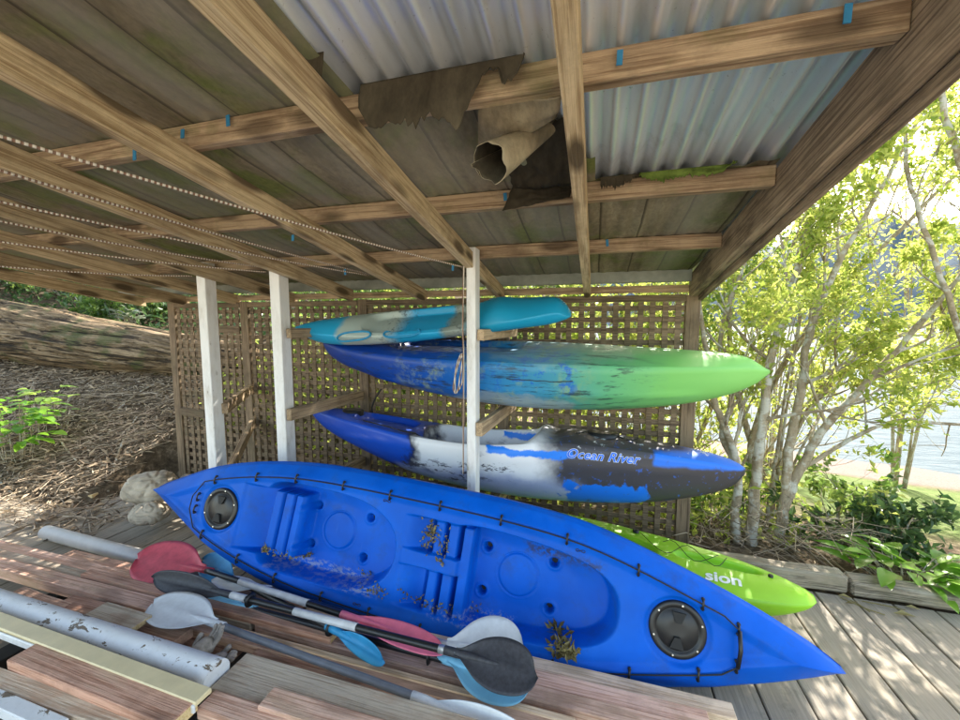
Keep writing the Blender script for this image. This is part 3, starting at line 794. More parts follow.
# green and blue
GL = 1.52
def wg(u): return stab([(-1.52,.01),(-1.45,.07),(-1.2,.19),(-.7,.3),(-.2,.34),(.3,.34),(.8,.27),(1.2,.17),(1.42,.08),(1.52,.015)], u)
def gung(u): return stab([(-1.52,.03),(-1.2,.02),(-.6,.0),(.2,.0),(.8,-.01),(1.2,-.02),(1.4,-.035),(1.52,-.065)], u)
def keelg(u): return stab([(-1.52,.0),(-1.4,-.10),(-1.15,-.18),(-.7,-.28),(-.1,-.355),(.5,-.355),(1.0,-.30),(1.3,-.225),(1.45,-.15),(1.52,-.085)], u)
def deckg(u, v, w):
    t = abs(v)/w; d = gung(u)+.05*(1-t**2.2)*sstep(0, .12, w)
    d -= .05*insup(sup(u, v, -.4, 0, .5, .2, 4), .85)
    return d
def green_mat():
    k = NT('green_blue_plastic', .42, .4)
    j = k.jitter(.25, 2.6); x = k.sep(j)[0]; z0 = k.sep()[2]
    c = k.ramp(k.math('ADD', k.math('MULTIPLY', x, .33), .5), [(0, (.003,.035,.25)), (.26, (.003,.05,.32)), (.36, (.006,.09,.42)), (.46, (.02,.2,.5)), (.58, (.05,.28,.42)), (.7, (.12,.42,.2)), (.82, (.19,.52,.13)), (1, (.24,.58,.14))])
    yel = k.ramp(k.noise(k.obj, 5, 6, .75), [(.5, 0), (.68, .75)])
    mid = k.box(-.7, .5, -.4, .1, .2, j, (0, 2))
    c = k.mix(k.math('MULTIPLY', yel, mid), c, (.34,.42,.12))
    bl = k.ramp(k.noise(k.obj, 9, 5, .7), [(.52, 0), (.6, .8)])
    c = k.mix(k.math('MULTIPLY', bl, k.box(-.4, .45, -.2, .04, .04, j, (0, 2))), c, (.006,.12,.55))
    pale = k.box(-.35, .42, -.42, -.235, .02, j, (0, 2)); pale2 = k.box(-.1, .75, -.01, .3, .02, j, (0, 2))
    c = k.mix(k.math('MULTIPLY', pale, .6), c, (.36,.42,.42)); c = k.mix(k.math('MULTIPLY', pale2, .3), c, (.36,.46,.38))
    sc = k.ramp(k.noise(k.mapping(k.obj, (3, 30, 30)), 1, 5, .75), [(.53, 0), (.62, .8)])
    c = k.mix(k.math('MULTIPLY', sc, k.box(-1.2, .8, -.4, .1, .2, j, (0, 2))), c, (.02,.03,.04))
    c = k.mix(k.box(.02, .42, -.105, -.098, .004, k.jitter(.05, 3), (0, 2)), c, (.03,.02,.015))
    k.color(c); k.bump(k.noise(k.obj, 50, 3), .05, .002); return k.m
M['gk'] = green_mat()
def chine(mesh, nv, nh, keelf, gunf, wf, L0, L1, nu):
    return mesh
vg, fg = kayak_mesh(-1.52, 1.52, wg, deckg, gung, keelg, 200, 40, 36, 2.6, .85)
# ridge along the hull side
def ridge(vs, zf, amp, width, u0, u1):
    out = []
    for (x, y, z) in vs:
        a = exp(-((z-zf(x))/width)**2)*sstep(u0, u0+.2, x)*sstep(u1, u1-.2, x)
        out.append((x, y+(amp*a if y > 0 else -amp*a), z))
    return out
vg = ridge(vg, lambda x: -.19+.0*x, .014, .018, -1.1, 1.2)
vg = ridge(vg, lambda x: -.02, .010, .014, -1.35, 1.3)
gk = place_kayak('green_kayak', 'kayak fading from dark blue to bright green, second from top on rack', (vg, fg), M['gk'], (-.545, 2.69, 1.405), radians(8), radians(0.6), 0)
# ocean kayak
def wo(u): return stab([(-1.53,.01),(-1.46,.06),(-1.2,.16),(-.7,.26),(-.2,.29),(.3,.285),(.8,.23),(1.2,.155),(1.43,.095),(1.5,.06),(1.53,.02)], u)
def guno(u): return stab([(-1.53,.06),(-1.2,.05),(-.6,-.0),(-.1,-.015),(.35,.03),(.5,.045),(.9,.03),(1.3,-.01),(1.53,-.05)], u)
def keelo(u): return stab([(-1.53,.03),(-1.35,-.08),(-1.0,-.20),(-.5,-.33),(.1,-.385),(.6,-.37),(1.0,-.32),(1.3,-.24),(1.46,-.165),(1.53,-.09)], u)
def decko(u, v, w):
    t = abs(v)/w; g = guno(u)
    d = g+.035*(1-t**2)*sstep(0, .12, w)*(sstep(.28, .5, u)+sstep(-.55, -.8, u)*.9)
    d += .05*exp(-((u-.33)/.06)**2)*(1-t**6)*sstep(0,.5,1)
    d -= .13*insup(sup(u, v, -.12, 0, .44, .27, 4), .85)
    d -= .05*insup(sup(u, v, -.85, 0, .24, .17, 4), .85)
    return d
def ocean_mat():
    k = NT('blue_white_charcoal_plastic', .4, .4)
    j = k.jitter(.3, 3.6); j2 = k.jitter(.08, 9); x = k.sep(j)[0]
    c = k.ramp(k.math('ADD', k.math('MULTIPLY', x, .33), .5), [(0, (.006,.06,.45)), (.315, (.006,.07,.47)), (.325, (.018,.02,.035)), (.345, (.70,.72,.75)), (.60, (.72,.74,.77)), (.66, (.05,.05,.06)), (.98, (.05,.045,.05))])
    lo = k.box(-1.5, -.35, -.6, -.25, .02, j, (0, 2)); c = k.mix(lo, c, (.03,.035,.05))
    lo2 = k.box(-.65, .6, -.6, -.21, .04, k.jitter(.2, 2.5), (0, 2)); c = k.mix(lo2, c, (.33,.38,.55))
    bl = k.box(.5, 1.0, -.36, -.2, .012, k.jitter(.3, 8), (0, 2)); c = k.mix(bl, c, (.01,.16,.72))
    bl2 = k.box(1.0, 1.6, -.05, .03, .012, k.jitter(.04,6), (0, 2)); c = k.mix(bl2, c, (.01,.16,.72))
    bl3 = k.box(.0, .55, -.055, -.005, .008, k.jitter(.12,5), (0, 2)); c = k.mix(bl3, c, (.01,.2,.8))
    bt = k.box(.5, 1.6, .02, .2, .01, j2, (0, 2)); c = k.mix(k.math('MULTIPLY', bt, k.ramp(k.noise(k.obj, 14, 4, .7), [(.6, 0), (.64, 1)])), c, (.65,.7,.75))
    blot = k.ramp(k.noise(k.mapping(k.obj, (6, 14, 14)), 1, 6, .75), [(.52, 0), (.56, 1)])
    c = k.mix(k.math('MULTIPLY', blot, k.box(-.62, .15, -.26, -.14, .05, j, (0, 2))), c, (.05,.05,.07))
    bb = k.ramp(k.noise(k.obj, 22, 5, .7), [(.6, 0), (.66, .8)]); c = k.mix(k.math('MULTIPLY', bb, k.box(.4, 1.5, -.5, .1, .05, j, (0, 2))), c, (.03,.12,.5))
    k.color(c); k.bump(k.noise(k.obj, 60, 3), .05, .002); return k.m
M['ok'] = ocean_mat()
vo, fo = kayak_mesh(-1.53, 1.53, wo, decko, guno, keelo, 240, 60, 36, 2.3, .85)
vo = ridge(vo, lambda x: -.075+.0*x, .012, .012, -1.2, 1.3)
OKL = Vector((-.66, 2.67, .815))
okk = place_kayak('river_kayak', 'blue, white and charcoal kayak with blue script lettering, lowest on the rack', (vo, fo), M['ok'], OKL, radians(-5), radians(1.0), 0)
# cockpit trim, hatch, bungee
mb = MB()
mb.tube([(u, .1*sin(u*20)+0.0, decko(u, .1*sin(u*20), wo(u))+.01) for u in [.55+.02*k for k in range(20)]], .004, 6)
kp(okk, 'bungee', mb, M['cord'])
mb = MB(); lathe(mb, .72, 0, [(.1,-.03),(.1,.012),(.085,.018),(.02,.016)], 32, decko(.72,0,wo(.72))); kp(okk, 'hatch_lid', mb, M['black'])
mb = MB(); lathe(mb, -1.15, 0, [(.08,-.03),(.08,.012),(.065,.018),(.02,.016)], 32, decko(-1.15,0,wo(-1.15))); kp(okk, 'hatch_lid', mb, M['black'])
mb = MB()
for s in (-1,): mb.tube([(-.95+.04*k, -.8*wo(-.95+.04*k), decko(-.95+.04*k, -.8*wo(-.95+.04*k), wo(-.95+.04*k))+.008) for k in range(14)], .004, 6)
kp(okk, 'deck_line', mb, M['cord'])
def hull_y(vs, f, x, z, wf, gf, kf, pw, yp):
    # near side (negative y) of the hull at a given x, z
    g = gf(x); k = kf(x); q = max(0, min(1, (z-g)/(k-g))); s = q**(pw/2); c = sqrt(max(0, 1-s*s)); return -wf(x)*c**yp
def text_on(e, name, txt, size, fn, mat, shear=0, spacing=1.0, bold=.0, ext=.001):
    cu = bpy.data.curves.new(name, 'FONT'); cu.body = txt; cu.size = size; cu.shear = shear; cu.space_character = spacing
    cu.offset = bold; cu.resolution_u = 3
    to = bpy.data.objects.new('tmp', cu); COL.objects.link(to); bpy.context.view_layer.update()
    me = bpy.data.meshes.new_from_object(to.evaluated_get(bpy.context.evaluated_depsgraph_get()))
    bpy.data.objects.remove(to)
    bm = bmesh.new(); bm.from_mesh(me)
    bmesh.ops.subdivide_edges(bm, edges=[q for q in bm.edges if q.calc_length() > .01], cuts=2)
    for v_ in bm.verts: v_.co = fn(v_.co.x, v_.co.y)
    bm.to_mesh(me); bm.free(); me.materials.clear(); me.materials.append(mat)
    o = bpy.data.objects.new(name, me); COL.objects.link(o); o.parent = e; return o
def ofn(x0, z0, off):
    def g(tx, ty):
        x = x0+tx; z = z0+ty-.02*tx
        # follow the side: sits just under and around the gunwale
        y = hull_y(None, None, x, min(z, guno(x)-.004), wo, guno, keelo, 2.3, .85)
        a = exp(-((z+.075)/.012)**2); y -= .012*a
        return Vector((x, y-off, z))
    return g
text_on(okk, 'lettering_edge', 'Ocean River', .078, ofn(.50, -.035, .0035), M['textwhite'], .35, 1.05, .0032)
text_on(okk, 'lettering', 'Ocean River', .078, ofn(.50, -.035, .0055), M['textblue'], .35, 1.05, .0012)
# small turquoise kayak
def wt(u): return stab([(-1.0,.01),(-.93,.05),(-.7,.12),(-.3,.17),(.2,.18),(.6,.155),(.85,.12),(.97,.075),(1.0,.03)], u)
def gunt(u): return stab([(-1.0,.03),(-.6,.02),(0,.02),(.5,.04),(.8,.065),(.93,.06),(1.0,.0)], u)
def keelt(u): return stab([(-1.0,.0),(-.85,-.085),(-.6,-.115),(-.1,-.10),(.3,-.07),(.7,-.05),(.9,-.04),(1.0,-.01)], u)
def deckt(u, v, w):
    t = abs(v)/w; d = gunt(u)+.03*(1-t*t)*sstep(0,.1,w)
    d -= .05*insup(sup(u, v, -.0, 0, .42, .15, 4), .8)
    d += .045*exp(-((u-.55)/.12)**2)*(1-t**4)
    return d
def turq_mat():
    k = NT('turquoise_plastic', .42, .4)
    j = k.jitter(.12, 4); x = k.sep(j)[0]
    c = k.ramp(k.math('ADD', k.math('MULTIPLY', x, .5), .5), [(0, (.02,.36,.62)), (.205, (.02,.36,.62)), (.225, (.40,.48,.44)), (.40, (.38,.44,.4)), (.46, (.012,.30,.56)), (.6, (.02,.34,.6)), (.62, (.22,.27,.24)), (.68, (.3,.34,.3)), (.72, (.012,.30,.50)), (1, (.012,.32,.56))])
    bl = k.ramp(k.noise(k.obj, 26, 5, .75), [(.52, 0), (.64, .8)])
    c = k.mix(k.math('MULTIPLY', bl, k.math('MAXIMUM', k.box(-.26, -.06, -.3, .3, .05, j), k.box(.2, .42, -.3, .3, .04, j))), c, (.02,.03,.035))
    k.color(c); return k.m
M['tk'] = turq_mat()
vt, ft = kayak_mesh(-1.0, 1.0, wt, deckt, gunt, keelt, 160, 48, 28, 2.2, .85)
tk = place_kayak('small_kayak', 'small turquoise and grey mottled kayak, topmost on the rack', (vt, ft), M['tk'], (-1.15, 2.5, 1.60), radians(30), radians(-3.2), 0)
for cx in (-.42, -.06):
    mb = MB()
    for q in range(1): 
        pts = []
        for k in range(25):
            a = 2*pi*k/24; u = cx+.13*(abs(cos(a))**.6)*(1 if cos(a) > 0 else -1); vv = -.165+.035*sin(a)
            pts.append((u, vv, deckt(u, vv, wt(u))+.004))
        mb.tube(pts, .007, 8, False)
    kp(tk, 'recess_rim', mb, M['tkrim'] if 'tkrim' in M else M.setdefault('tkrim', plain('turquoise_rim', (.012,.24,.46), .4)))

# --- lime kayak on the deck behind the blue one
def wl(u): return stab([(-1.3,.01),(-1.1,.14),(-.6,.25),(.0,.28),(.5,.25),(.9,.185),(1.15,.12),(1.27,.065),(1.3,.03)], u)
def gunl(u): return stab([(-1.3,.20),(-.6,.19),(0,.185),(.6,.19),(1.0,.19),(1.3,.17)], u)
def keell(u): return stab([(-1.3,.2),(-1.0,.02),(-.5,.0),(.6,.0),(.9,.015),(1.1,.05),(1.25,.12),(1.3,.17)], u)
def deckl(u, v, w):
    t = abs(v)/w; d = gunl(u)+.02*(1-t**2)*sstep(0,.1,w)
    d -= .07*insup(sup(u, v, -.05, 0, .62, .20-.04*sstep(0,.6,u), 3), .85)
    d -= .045*insup(sup(u, v, .86, .07, .24, .05, 2.5), .7)
    return d
M['lime'] = plain('lime_plastic', (.30,.62,.02), .4, .45, 0, .08, 5)
vl, fl = kayak_mesh(-1.3, 1.3, wl, deckl, gunl, keell, 200, 80, 28, 2.6, .8)
lk = empty('lime_kayak', (0,0,0), 'lime green kayak flat on the deck, tip showing behind the big blue kayak', 'kayak')
o = link('hull', vl, fl, M['lime'], smooth=True); o.parent = lk
tip = at('z', .17, 814, 601); ang = radians(-10)
lk.rotation_euler = (radians(4), 0, ang); lk.location = tip-Vector((cos(ang)*1.3, sin(ang)*1.3, .17))+Vector((0,0,.02))
def lkp(name, mb, mat, smooth=True): o = mb.build(name, mat, None, smooth); o.parent = lk; return o
mb = MB(); pts = [(.45,.2),(.6,.02),(.72,.17),(.85,.0),(.92,.12)]
mb.tube(smooth_path([(u, v_, deckl(u, v_, wl(u))+.012) for u, v_ in pts], 4), .002, 6, False)
mb.tube(smooth_path([(u, v_, deckl(u, v_, wl(u))+.014) for u, v_ in [(.48,.02),(.62,.19),(.75,.03),(.88,.13)]], 4), .002, 6, False); lkp('bungee', mb, M['cord'])
mb = MB(); lathe(mb, .42, .22, [(.02,0),(.02,.016),(.012,.02)], 16, deckl(.42,.22,wl(.42))); lkp('deck_fitting', mb, M['black'])
mb = MB(); lathe(mb, 1.12, .055, [(.012,0),(.012,.012),(.008,.014)], 12, deckl(1.12,.055,wl(1.12))); lkp('deck_fitting', mb, M['black'])
def lfn(tx, ty):
    x = .80+tx*1.0; y = -.115+ty+tx*.28*.35
    return Vector((x, y, deckl(x, y, wl(x))+.003))
text_on(lk, 'lettering', 'sion', .105, lfn, M['textwhite'], 0, 1.0, .003)

# ------------------------------------------------------------------ timber stack
TG = 'timber boards in the stack on the deck'
def plank(x0, y0, x1, y1, z, w, t, mat, label, name='plank', rise=0, cat='plank', cut=False, warp=.0):
    a = at('z', z, x0, y0); b = at('z', z+rise, x1, y1)
    xx, yy, zz = frame(a, b)
    off = yy*(w/2) - zz*(t/2)     # the given line is the near top edge
    o = beam(name, a+off, b+off, w, t, M[mat], None, bev=.0035, rough=warp)
    if cut:
        o.data.materials.append(M['cutend'])
        for p in o.data.polygons:
            if p.normal.x > .9: p.material_index = 1
    return tag(o, label, cat, TG)
P_ = plank
def row(y0, xa, xb, z, w, t, mat, label, **k):
    f_ = lambda x: y0+(y0-323)/899*x
    dy = k.pop('dy', 0)
    return P_(xa, f_(xa), xb, f_(xb)+dy, z, w, t, mat, label, **k)
row(541, 300, 738, .10, .075, .045, 'tan', 'pale pine batten nearest the blue kayak, ending at the front right of the stack')
row(541, 60, 296, .10, .075, .045, 'red', 'red-brown plank at the very back of the stack passing under the red paddle blade')
row(549.5, -60, 344, .125, .075, .045, 'pink', 'sun-striped pink plank second from the back at the left end', cut=True)
row(549.5, 349, 712, .125, .075, .045, 'pink', 'rosy plank under the right-hand paddle blades beside the pale batten')
row(558.5, -80, 250, .14, .07, .045, 'grey', 'brown weathered plank third from the back, left end sunlit')
row(558.5, 254, 690, .135, .07, .045, 'pink', 'pink plank under the middle of the paddle shafts', dy=2)
row(553.5, 80, 330, .172, .055, .035, 'red', 'orange-red board lying on top of the back planks, under the red paddle blade', cut=True)
row(569.5, -80, 182, .165, .085, .06, 'pink', 'thick pink plank along the back of the white post with sun stripes', warp=.002)
row(568, 222, 575, .145, .03, .045, 'tan', 'narrow yellowish batten just behind the grey paddle shaft')
row(575, 190, 560, .14, .045, .045, 'pink', 'narrow pink plank under the grey paddle shaft')
row(583, 250, 520, .135, .05, .045, 'red', 'narrow dark red plank between the grey paddle shaft and the wide grey board')
row(592, 150, 262, .07, .12, .045, 'red', 'low red plank at the bottom of the gap holding the gloves')
P_(12,592, 60,610, .175, .05, .05, 'pink', 'rough broken reddish offcut behind the white post, leftmost', cat='offcut', warp=.006)
P_(52,606, 100,618, .175, .09, .05, 'red', 'brown block offcut behind the white post left of the tilted board', cat='offcut')
P_(76,619, 122,634, .235, .125, .028, 'grey', 'tilted brown board offcut with a fresh yellow cut end by the white post', cat='offcut', cut=True)
P_(118,626, 171,644, .175, .10, .045, 'red', 'broken-ended reddish plank stub under the white paddle blade', cat='offcut', warp=.003)
P_(209,688, 600,817, .24, .17, .028, 'grey', 'wide weathered grey-brown board right of the white post in the foreground')
P_(196,708, 420,784, .262, .075, .045, 'pink', 'pink plank end right of the cream board')
P_(257,706, 420,758, .275, .08, .03, 'pink', 'small pink board lying on top of the wide grey board')
P_(-90,594, 195,703, .31, .062, .02, 'cream', 'long flat cream-painted board in front of the white post')
P_(-90,599, 193,707, .302, .01, .03, 'gutter', 'thin white metal strip along the front of the cream board', cat='strip', name='metal_strip')
P_(6,660, 168,726, .305, .10, .045, 'red', 'broad dark red plank with a pale cut end in the front of the stack', cut=True)
P_(-80,658, 150,745, .27, .06, .05, 'grey', 'grey weathered plank in front of the broad dark red plank')
P_(-80,672, 120,757, .25, .06, .05, 'slate', 'dark grey painted plank at the bottom left corner')
P_(-90,668, 50,732, .275, .05, .04, 'flaky', 'white flaking board end in the bottom left corner')
# supports under the stack
def bearer(x, y, z, lab):
    o = beam('bearer', (x, y-.5, z/2), (x, y+.42, z/2), .09, z-.004, M['darkwood'], None, bev=.004); tag(o, lab, 'bearer', 'bearers under the timber stack')
for x in (-2.9, -2.2, -1.5, -.9, -.3): bearer(x, 1.2, .078, 'dark bearer block under the timber stack')
for (x0, y0, z1) in ((-2.4,.95,.2), (-1.6,.95,.2), (-2.0,.95,.2), (-1.05, .95, .16)):
    o = beam('support_block', (x0, .55, .055+z1/2-.03), (x0, 1.16, .055+z1/2-.03), .1, z1-.06, M['darkwood'], None, bev=.004); tag(o, 'dark packing block under the front boards of the stack', 'block', 'packing blocks under the front boards')
# cut end faces
a = at('z', .215, 133, 609)
# flaking white post
a = at('z', .25, -80, 578); b = at('z', .25, 217, 676)
d_ = (b-a).normalized(); mb = MB(); n = 40
R_ = .056
pts = [a+d_*((b-a).length*i/n) for i in range(n+1)]
mb.tube(pts, [R_*(1+.02*noise.noise(Vector((i*.5,0,0)))) for i in range(n+1)], 28)
x_, y_, z_ = frame(a, b)
c_ = (a+b)/2; mwp = Matrix.Translation(c_) @ Matrix((x_, y_, z_)).transposed().to_4x4(); inv = mwp.inverted()
o = link('round_post', [inv @ p for p in mb.v], mb.f, M['flaky'], smooth=False); o.matrix_world = mwp
for p in o.data.polygons: p.use_smooth = len(p.vertices) == 4
tag(o, 'round post with flaking white paint lying in the timber stack', 'post')
# grey pipe
a = at('z', .05, 46, 532); b = at('z', .05, 215, 577)
x_, y_, z_ = frame(a, b); L = (b-a).length; mb = MB()
ri, ro = .04, .047
prof = [(-L/2, ri), (-L/2, ro), (L/2, ro), (L/2, ri), (-L/2, ri)]
for i, (x, r) in enumerate(prof):
    for k in range(36): an = 2*pi*k/36; mb.v.append(Vector((x, r*cos(an), r*sin(an))))
for i in range(4):
    for k in range(36): a0 = i*36+k; a1 = i*36+(k+1) % 36; mb.f.append((a0, a1, a1+36, a0+36)); mb.mi.append(0)
o = mb.build('drain_pipe', M['pvc'], smooth=False); o.matrix_world = Matrix.Translation((a+b)/2) @ Matrix((x_, y_, z_)).transposed().to_4x4()
o.data.polygons.foreach_set('use_smooth', [i//36 in (1, 3) for i in range(144)])
tag(o, 'pale grey plastic pipe on the deck left of the red paddle blade', 'pipe')

# ------------------------------------------------------------------ paddles
PG = 'paddles piled in front of the blue kayak'
def blade(L, W, spoon, side, asym=.05, roll=0):
    """blade mesh from neck at x=0 along +x"""
    v = []; f = []; n = 34; m = 12
    def hw(t):
        return tab([(0,.16),(.06,.2),(.16,.42),(.3,.74),(.48,.96),(.64,1.0),(.8,.9),(.9,.70),(.96,.46),(1.0,.1)], t)
    for lay in (1, -1):
        for i in range(n+1):
            t = i/n; w = W/2*(stab([(0,.16),(.07,.2),(.18,.46),(.32,.78),(.5,.98),(.66,1.0),(.82,.88),(.92,.66),(.97,.42),(1.0,.12)], t))
            for j in range(m+1):
                s = -1+2*j/m; x = L*t - L*asym*s*sstep(.55, 1, t)*.5; y = w*s
                z = spoon*(t**1.6)*L + .06*W*s*s + .012*exp(-(s/.18)**2)*(1-t)**.8
                v.append((x, y, z+lay*.0018))
    A = (n+1)*(m+1)
    for i in range(n):
        for j in range(m):
            a = i*(m+1)+j
            f.append((a, a+m+1, a+m+2, a+1)); f.append((A+a, A+a+1, A+a+m+2, A+a+m+1))
    edge = [i*(m+1) for i in range(n+1)]+[n*(m+1)+j for j in range(1, m+1)]+[i*(m+1)+m for i in range(n-1, -1, -1)]
    for a, b in zip(edge, edge[1:]+edge[:1]): f.append((a, A+a, A+b, b))
    return v, f
def paddle(label, p0, p1, b0, b1, shaft, grips=(), rings=(), bl=.42, bw=.19, r=.015):
    """p0,p1: neck points of the shaft. b0/b1: (material, dir override or None, normal, spoon, L, W)"""
    p0 = Vector(p0); p1 = Vector(p1); x = (p1-p0).normalized()
    e = empty('paddle', (p0+p1)/2, label, 'paddle', PG)
    bpy.context.view_layer.update()
    xx, yy, zz = frame(p0, p1); L = (p1-p0).length
    mw = Matrix.Translation((p0+p1)/2) @ Matrix((xx, yy, zz)).transposed().to_4x4()
    mb = MB(); mb.tube([(-L/2+L*i/20, 0, 0) for i in range(21)], r, 16); 
    o = mb.build('shaft', shaft, None, True); o.matrix_world = mw; o.parent = e; o.matrix_parent_inverse = Matrix.Translation(e.location).inverted()
    for t0, t1, mat in grips:
        mb = MB(); mb.tube([(-L/2+L*t0, 0, 0), (-L/2+L*t1, 0, 0)], r*1.12, 16)
        o = mb.build('grip', mat, None, False); o.matrix_world = mw; o.parent = e; o.matrix_parent_inverse = Matrix.Translation(e.location).inverted()
        for pg in o.data.polygons: pg.use_smooth = len(pg.vertices) == 4
    for t in rings:
        mb = MB(); mb.tube([(-L/2+L*t-.004, 0, 0), (-L/2+L*t, 0, 0), (-L/2+L*t+.004, 0, 0)], [r*1.3, r*2.3, r*1.3], 16)
        o = mb.build('drip_ring', M['black'], None, True); o.matrix_world = mw; o.parent = e; o.matrix_parent_inverse = Matrix.Translation(e.location).inverted()
    for (mat, d, nrm, sp, bL, bW), pp, dd in ((b0, p0, -x), (b1, p1, x)):
        d = Vector(d).normalized() if d else dd
        nrm = Vector(nrm); sy = nrm.cross(d).normalized(); nz = d.cross(sy)
        v, f = blade(bL, bW, sp, 1)
        v = [(a, b, c+r*.2) for a, b, c in v]
        mbb = MB(); mbb.v = [Vector(q) for q in v]; mbb.f = f; mbb.mi = [0]*len(f)
        mbb.tube([(-.05, 0, 0), (.0, 0, 0), (.06, 0, .003), (.16, 0, .006), (.26, 0, .003+sp*bL*.3)], [r*1.15, r*1.15, r*1.0, r*.62, r*.2], 12)
        o = mbb.build('blade', mat, None, True)
        o.matrix_world = Matrix.Translation(pp) @ Matrix((d, sy, nz)).transposed().to_4x4()
        o.parent = e; o.matrix_parent_inverse = Matrix.Translation(e.location).inverted()
    return e
UPN = (0, -.25, 1)
Z = lambda z, x, y: at('z', z, x, y)
def dirpx(z0, a, z1, b): return Z(z1, *b)-Z(z0, *a)
# grey shaft, white blades (nearest)
paddle('paddle with grey shaft and two white blades, nearest of the pile', Z(.21, 216, 624), Z(.20, 424, 700),
       (M['blade_white'], dirpx(.21, (216,624), .21, (146,604)), (0,-.1,1), .03, .40, .20), (M['blade_white'], None, (0,-.9,.35), .02, .42, .11), M['greyshaft'])
# red to pink
paddle('paddle with a red blade on the left and a pink blade on the right', Z(.19, 205, 570), Z(.23, 350, 617),
       (M['blade_red'], dirpx(.19, (205,570), .2, (142,560)), (-.1,-.45,1), .02, .46, .26), (M['blade_pink'], dirpx(.23, (350,617), .24, (446,650)), (0,-.2,1), -.03, .50, .11), M['black'],
       [(.28,.75,M['grip'])])
# black blades
paddle('paddle with two black blades, its right blade on top of the pile', Z(.23, 228, 594), Z(.27, 456, 653),
       (M['blackblade'], dirpx(.23, (228,594), .26, (170,577)), (.1,-1,.3), .12, .42, .12), (M['blackblade'], dirpx(.27, (456,653), .27, (555,681)), (0,-.55,1), .02, .33, .185), M['black'],
       [(.02,.1,M['grip']),(.34,.62,M['grip']),(.94,1.0,M['alu'])], [.12])
# white right blade, aluminium
paddle('paddle with white blades, its right blade behind the black one', Z(.17, 262, 588), Z(.20, 447, 645),
       (M['blade_white'], dirpx(.17, (262,588), .17, (200,582)), (0,-.2,1), .02, .3, .10), (M['blade_white'], dirpx(.20, (447,643), .2, (540,652)), (0,-.5,1), .02, .34, .25), M['alu'],
       [(0,.9,M['black'])])
# light blue
paddle('paddle with pale blue blades, its right blade lowest in the pile', Z(.16, 248, 608), Z(.20, 449, 661),
       (M['blade_ltblue'], dirpx(.16, (248,608), .16, (190,596)), (0,-.5,1), .02, .34, .09), (M['blade_ltblue'], dirpx(.20, (449,661), .20, (552,700)), (0,-.25,1), .02, .34, .20), M['black'],
       [], [.92])
# blue
paddle('paddle with narrow mid-blue blades, the right one curving down over the planks', Z(.15, 236, 580), Z(.21, 335, 630),
       (M['blade_blue'], dirpx(.15, (236,580), .16, (188,552)), (.2,-.7,.7), .02, .34, .15), (M['blade_blue'], dirpx(.21, (335,630), .18, (410,668)), (.3,-1,.25), .10, .30, .085), M['black'],
       [], [.97])

# ------------------------------------------------------------------ gloves
def glove(loc, yaw, label, pal):
    mb = MB(); base = Vector(loc)
    d = Vector((cos(yaw), sin(yaw), .25)).normalized(); s = Vector((-sin(yaw), cos(yaw), 0)); u = d.cross(s)*-1
    u = Vector((0,0,1))
    mb.tube([base-d*.05, base-d*.02, base+d*.02, base+d*.05, base+d*.07], [.034,.03,.036,.036,.02], 14)
    for k, (off, ln) in enumerate(((-.027,.055),(-.009,.07),(.009,.066),(.026,.05))):
        p = base+d*.055+s*off; q = p+d*ln*.5+u*.018; r_ = p+d*ln*.75+u*(.045 if pal else .005)
        mb.tube(smooth_path([p-d*.02, p, q, r_], 4), [.011]*4+[.0105]*4+[.009]*4+[.005], 10)
    mb.tube(smooth_path([base+s*.03, base+s*.05+d*.02+u*.01, base+s*.055+d*.045+u*.03], 4), [.012]*4+[.011]*4+[.006], 10)
    o = mb.build('work_glove', M['glove'], smooth=True); tag(o, label, 'glove', 'pair of gloves')
glove(Z(.20, 196, 654), 1.2, 'grubby work glove tucked behind the end of the white post, fingers up', True)
glove(Z(.17, 212, 664), .2, 'grubby work glove lying nearest the cut end of the white post', False)

# ------------------------------------------------------------------ ropes
def rope(a, b, sag, label, name='rope', r=.0045, tail=None):
    a = Vector(a); b = Vector(b); x, y, z = frame(a, b); L = (b-a).length; mb = MB(); n = 40
    mb.tube([(-L/2+L*i/n, 0, -sag*4*(i/n)*(1-i/n)) for i in range(n+1)], r, 6)
    o = mb.build(name, M['rope'], smooth=True); o.matrix_world = Matrix.Translation((a+b)/2) @ Matrix((x, y, z)).transposed().to_4x4()
    return tag(o, label, 'rope', 'twisted ropes strung under the roof')
def ext(a, b, k=1.35): return b+(a-b)*k
for (xa, ya, za, xb, yb, Yb, lb) in (
    (0,131,2.08, 463,267,2.21,'topmost twisted rope, running from the left to the top of the right white post'),
    (0,166,2.06, 369,274,2.45,'second rope from the top at left, ending at the rafter right of the middle post'),
    (0,198,2.04, 366,275,2.4,'third rope from the top at the left edge, ending beside the second on the rafter'),
    (0,218,2.03, 268,268,2.21,'fourth rope from the top, ending at the middle white post'),
    (0,239,2.0, 266,272,2.21,'fifth rope from the top, ending low on the middle white post top'),
    (0,264,1.93, 192,276,2.21,'lowest rope under the roof, ending at the left white post')):
    b = at('y', Yb, xb, yb); a = at('z', za, xa, ya); rope(ext(a, b, 1.25), b, .02, lb)
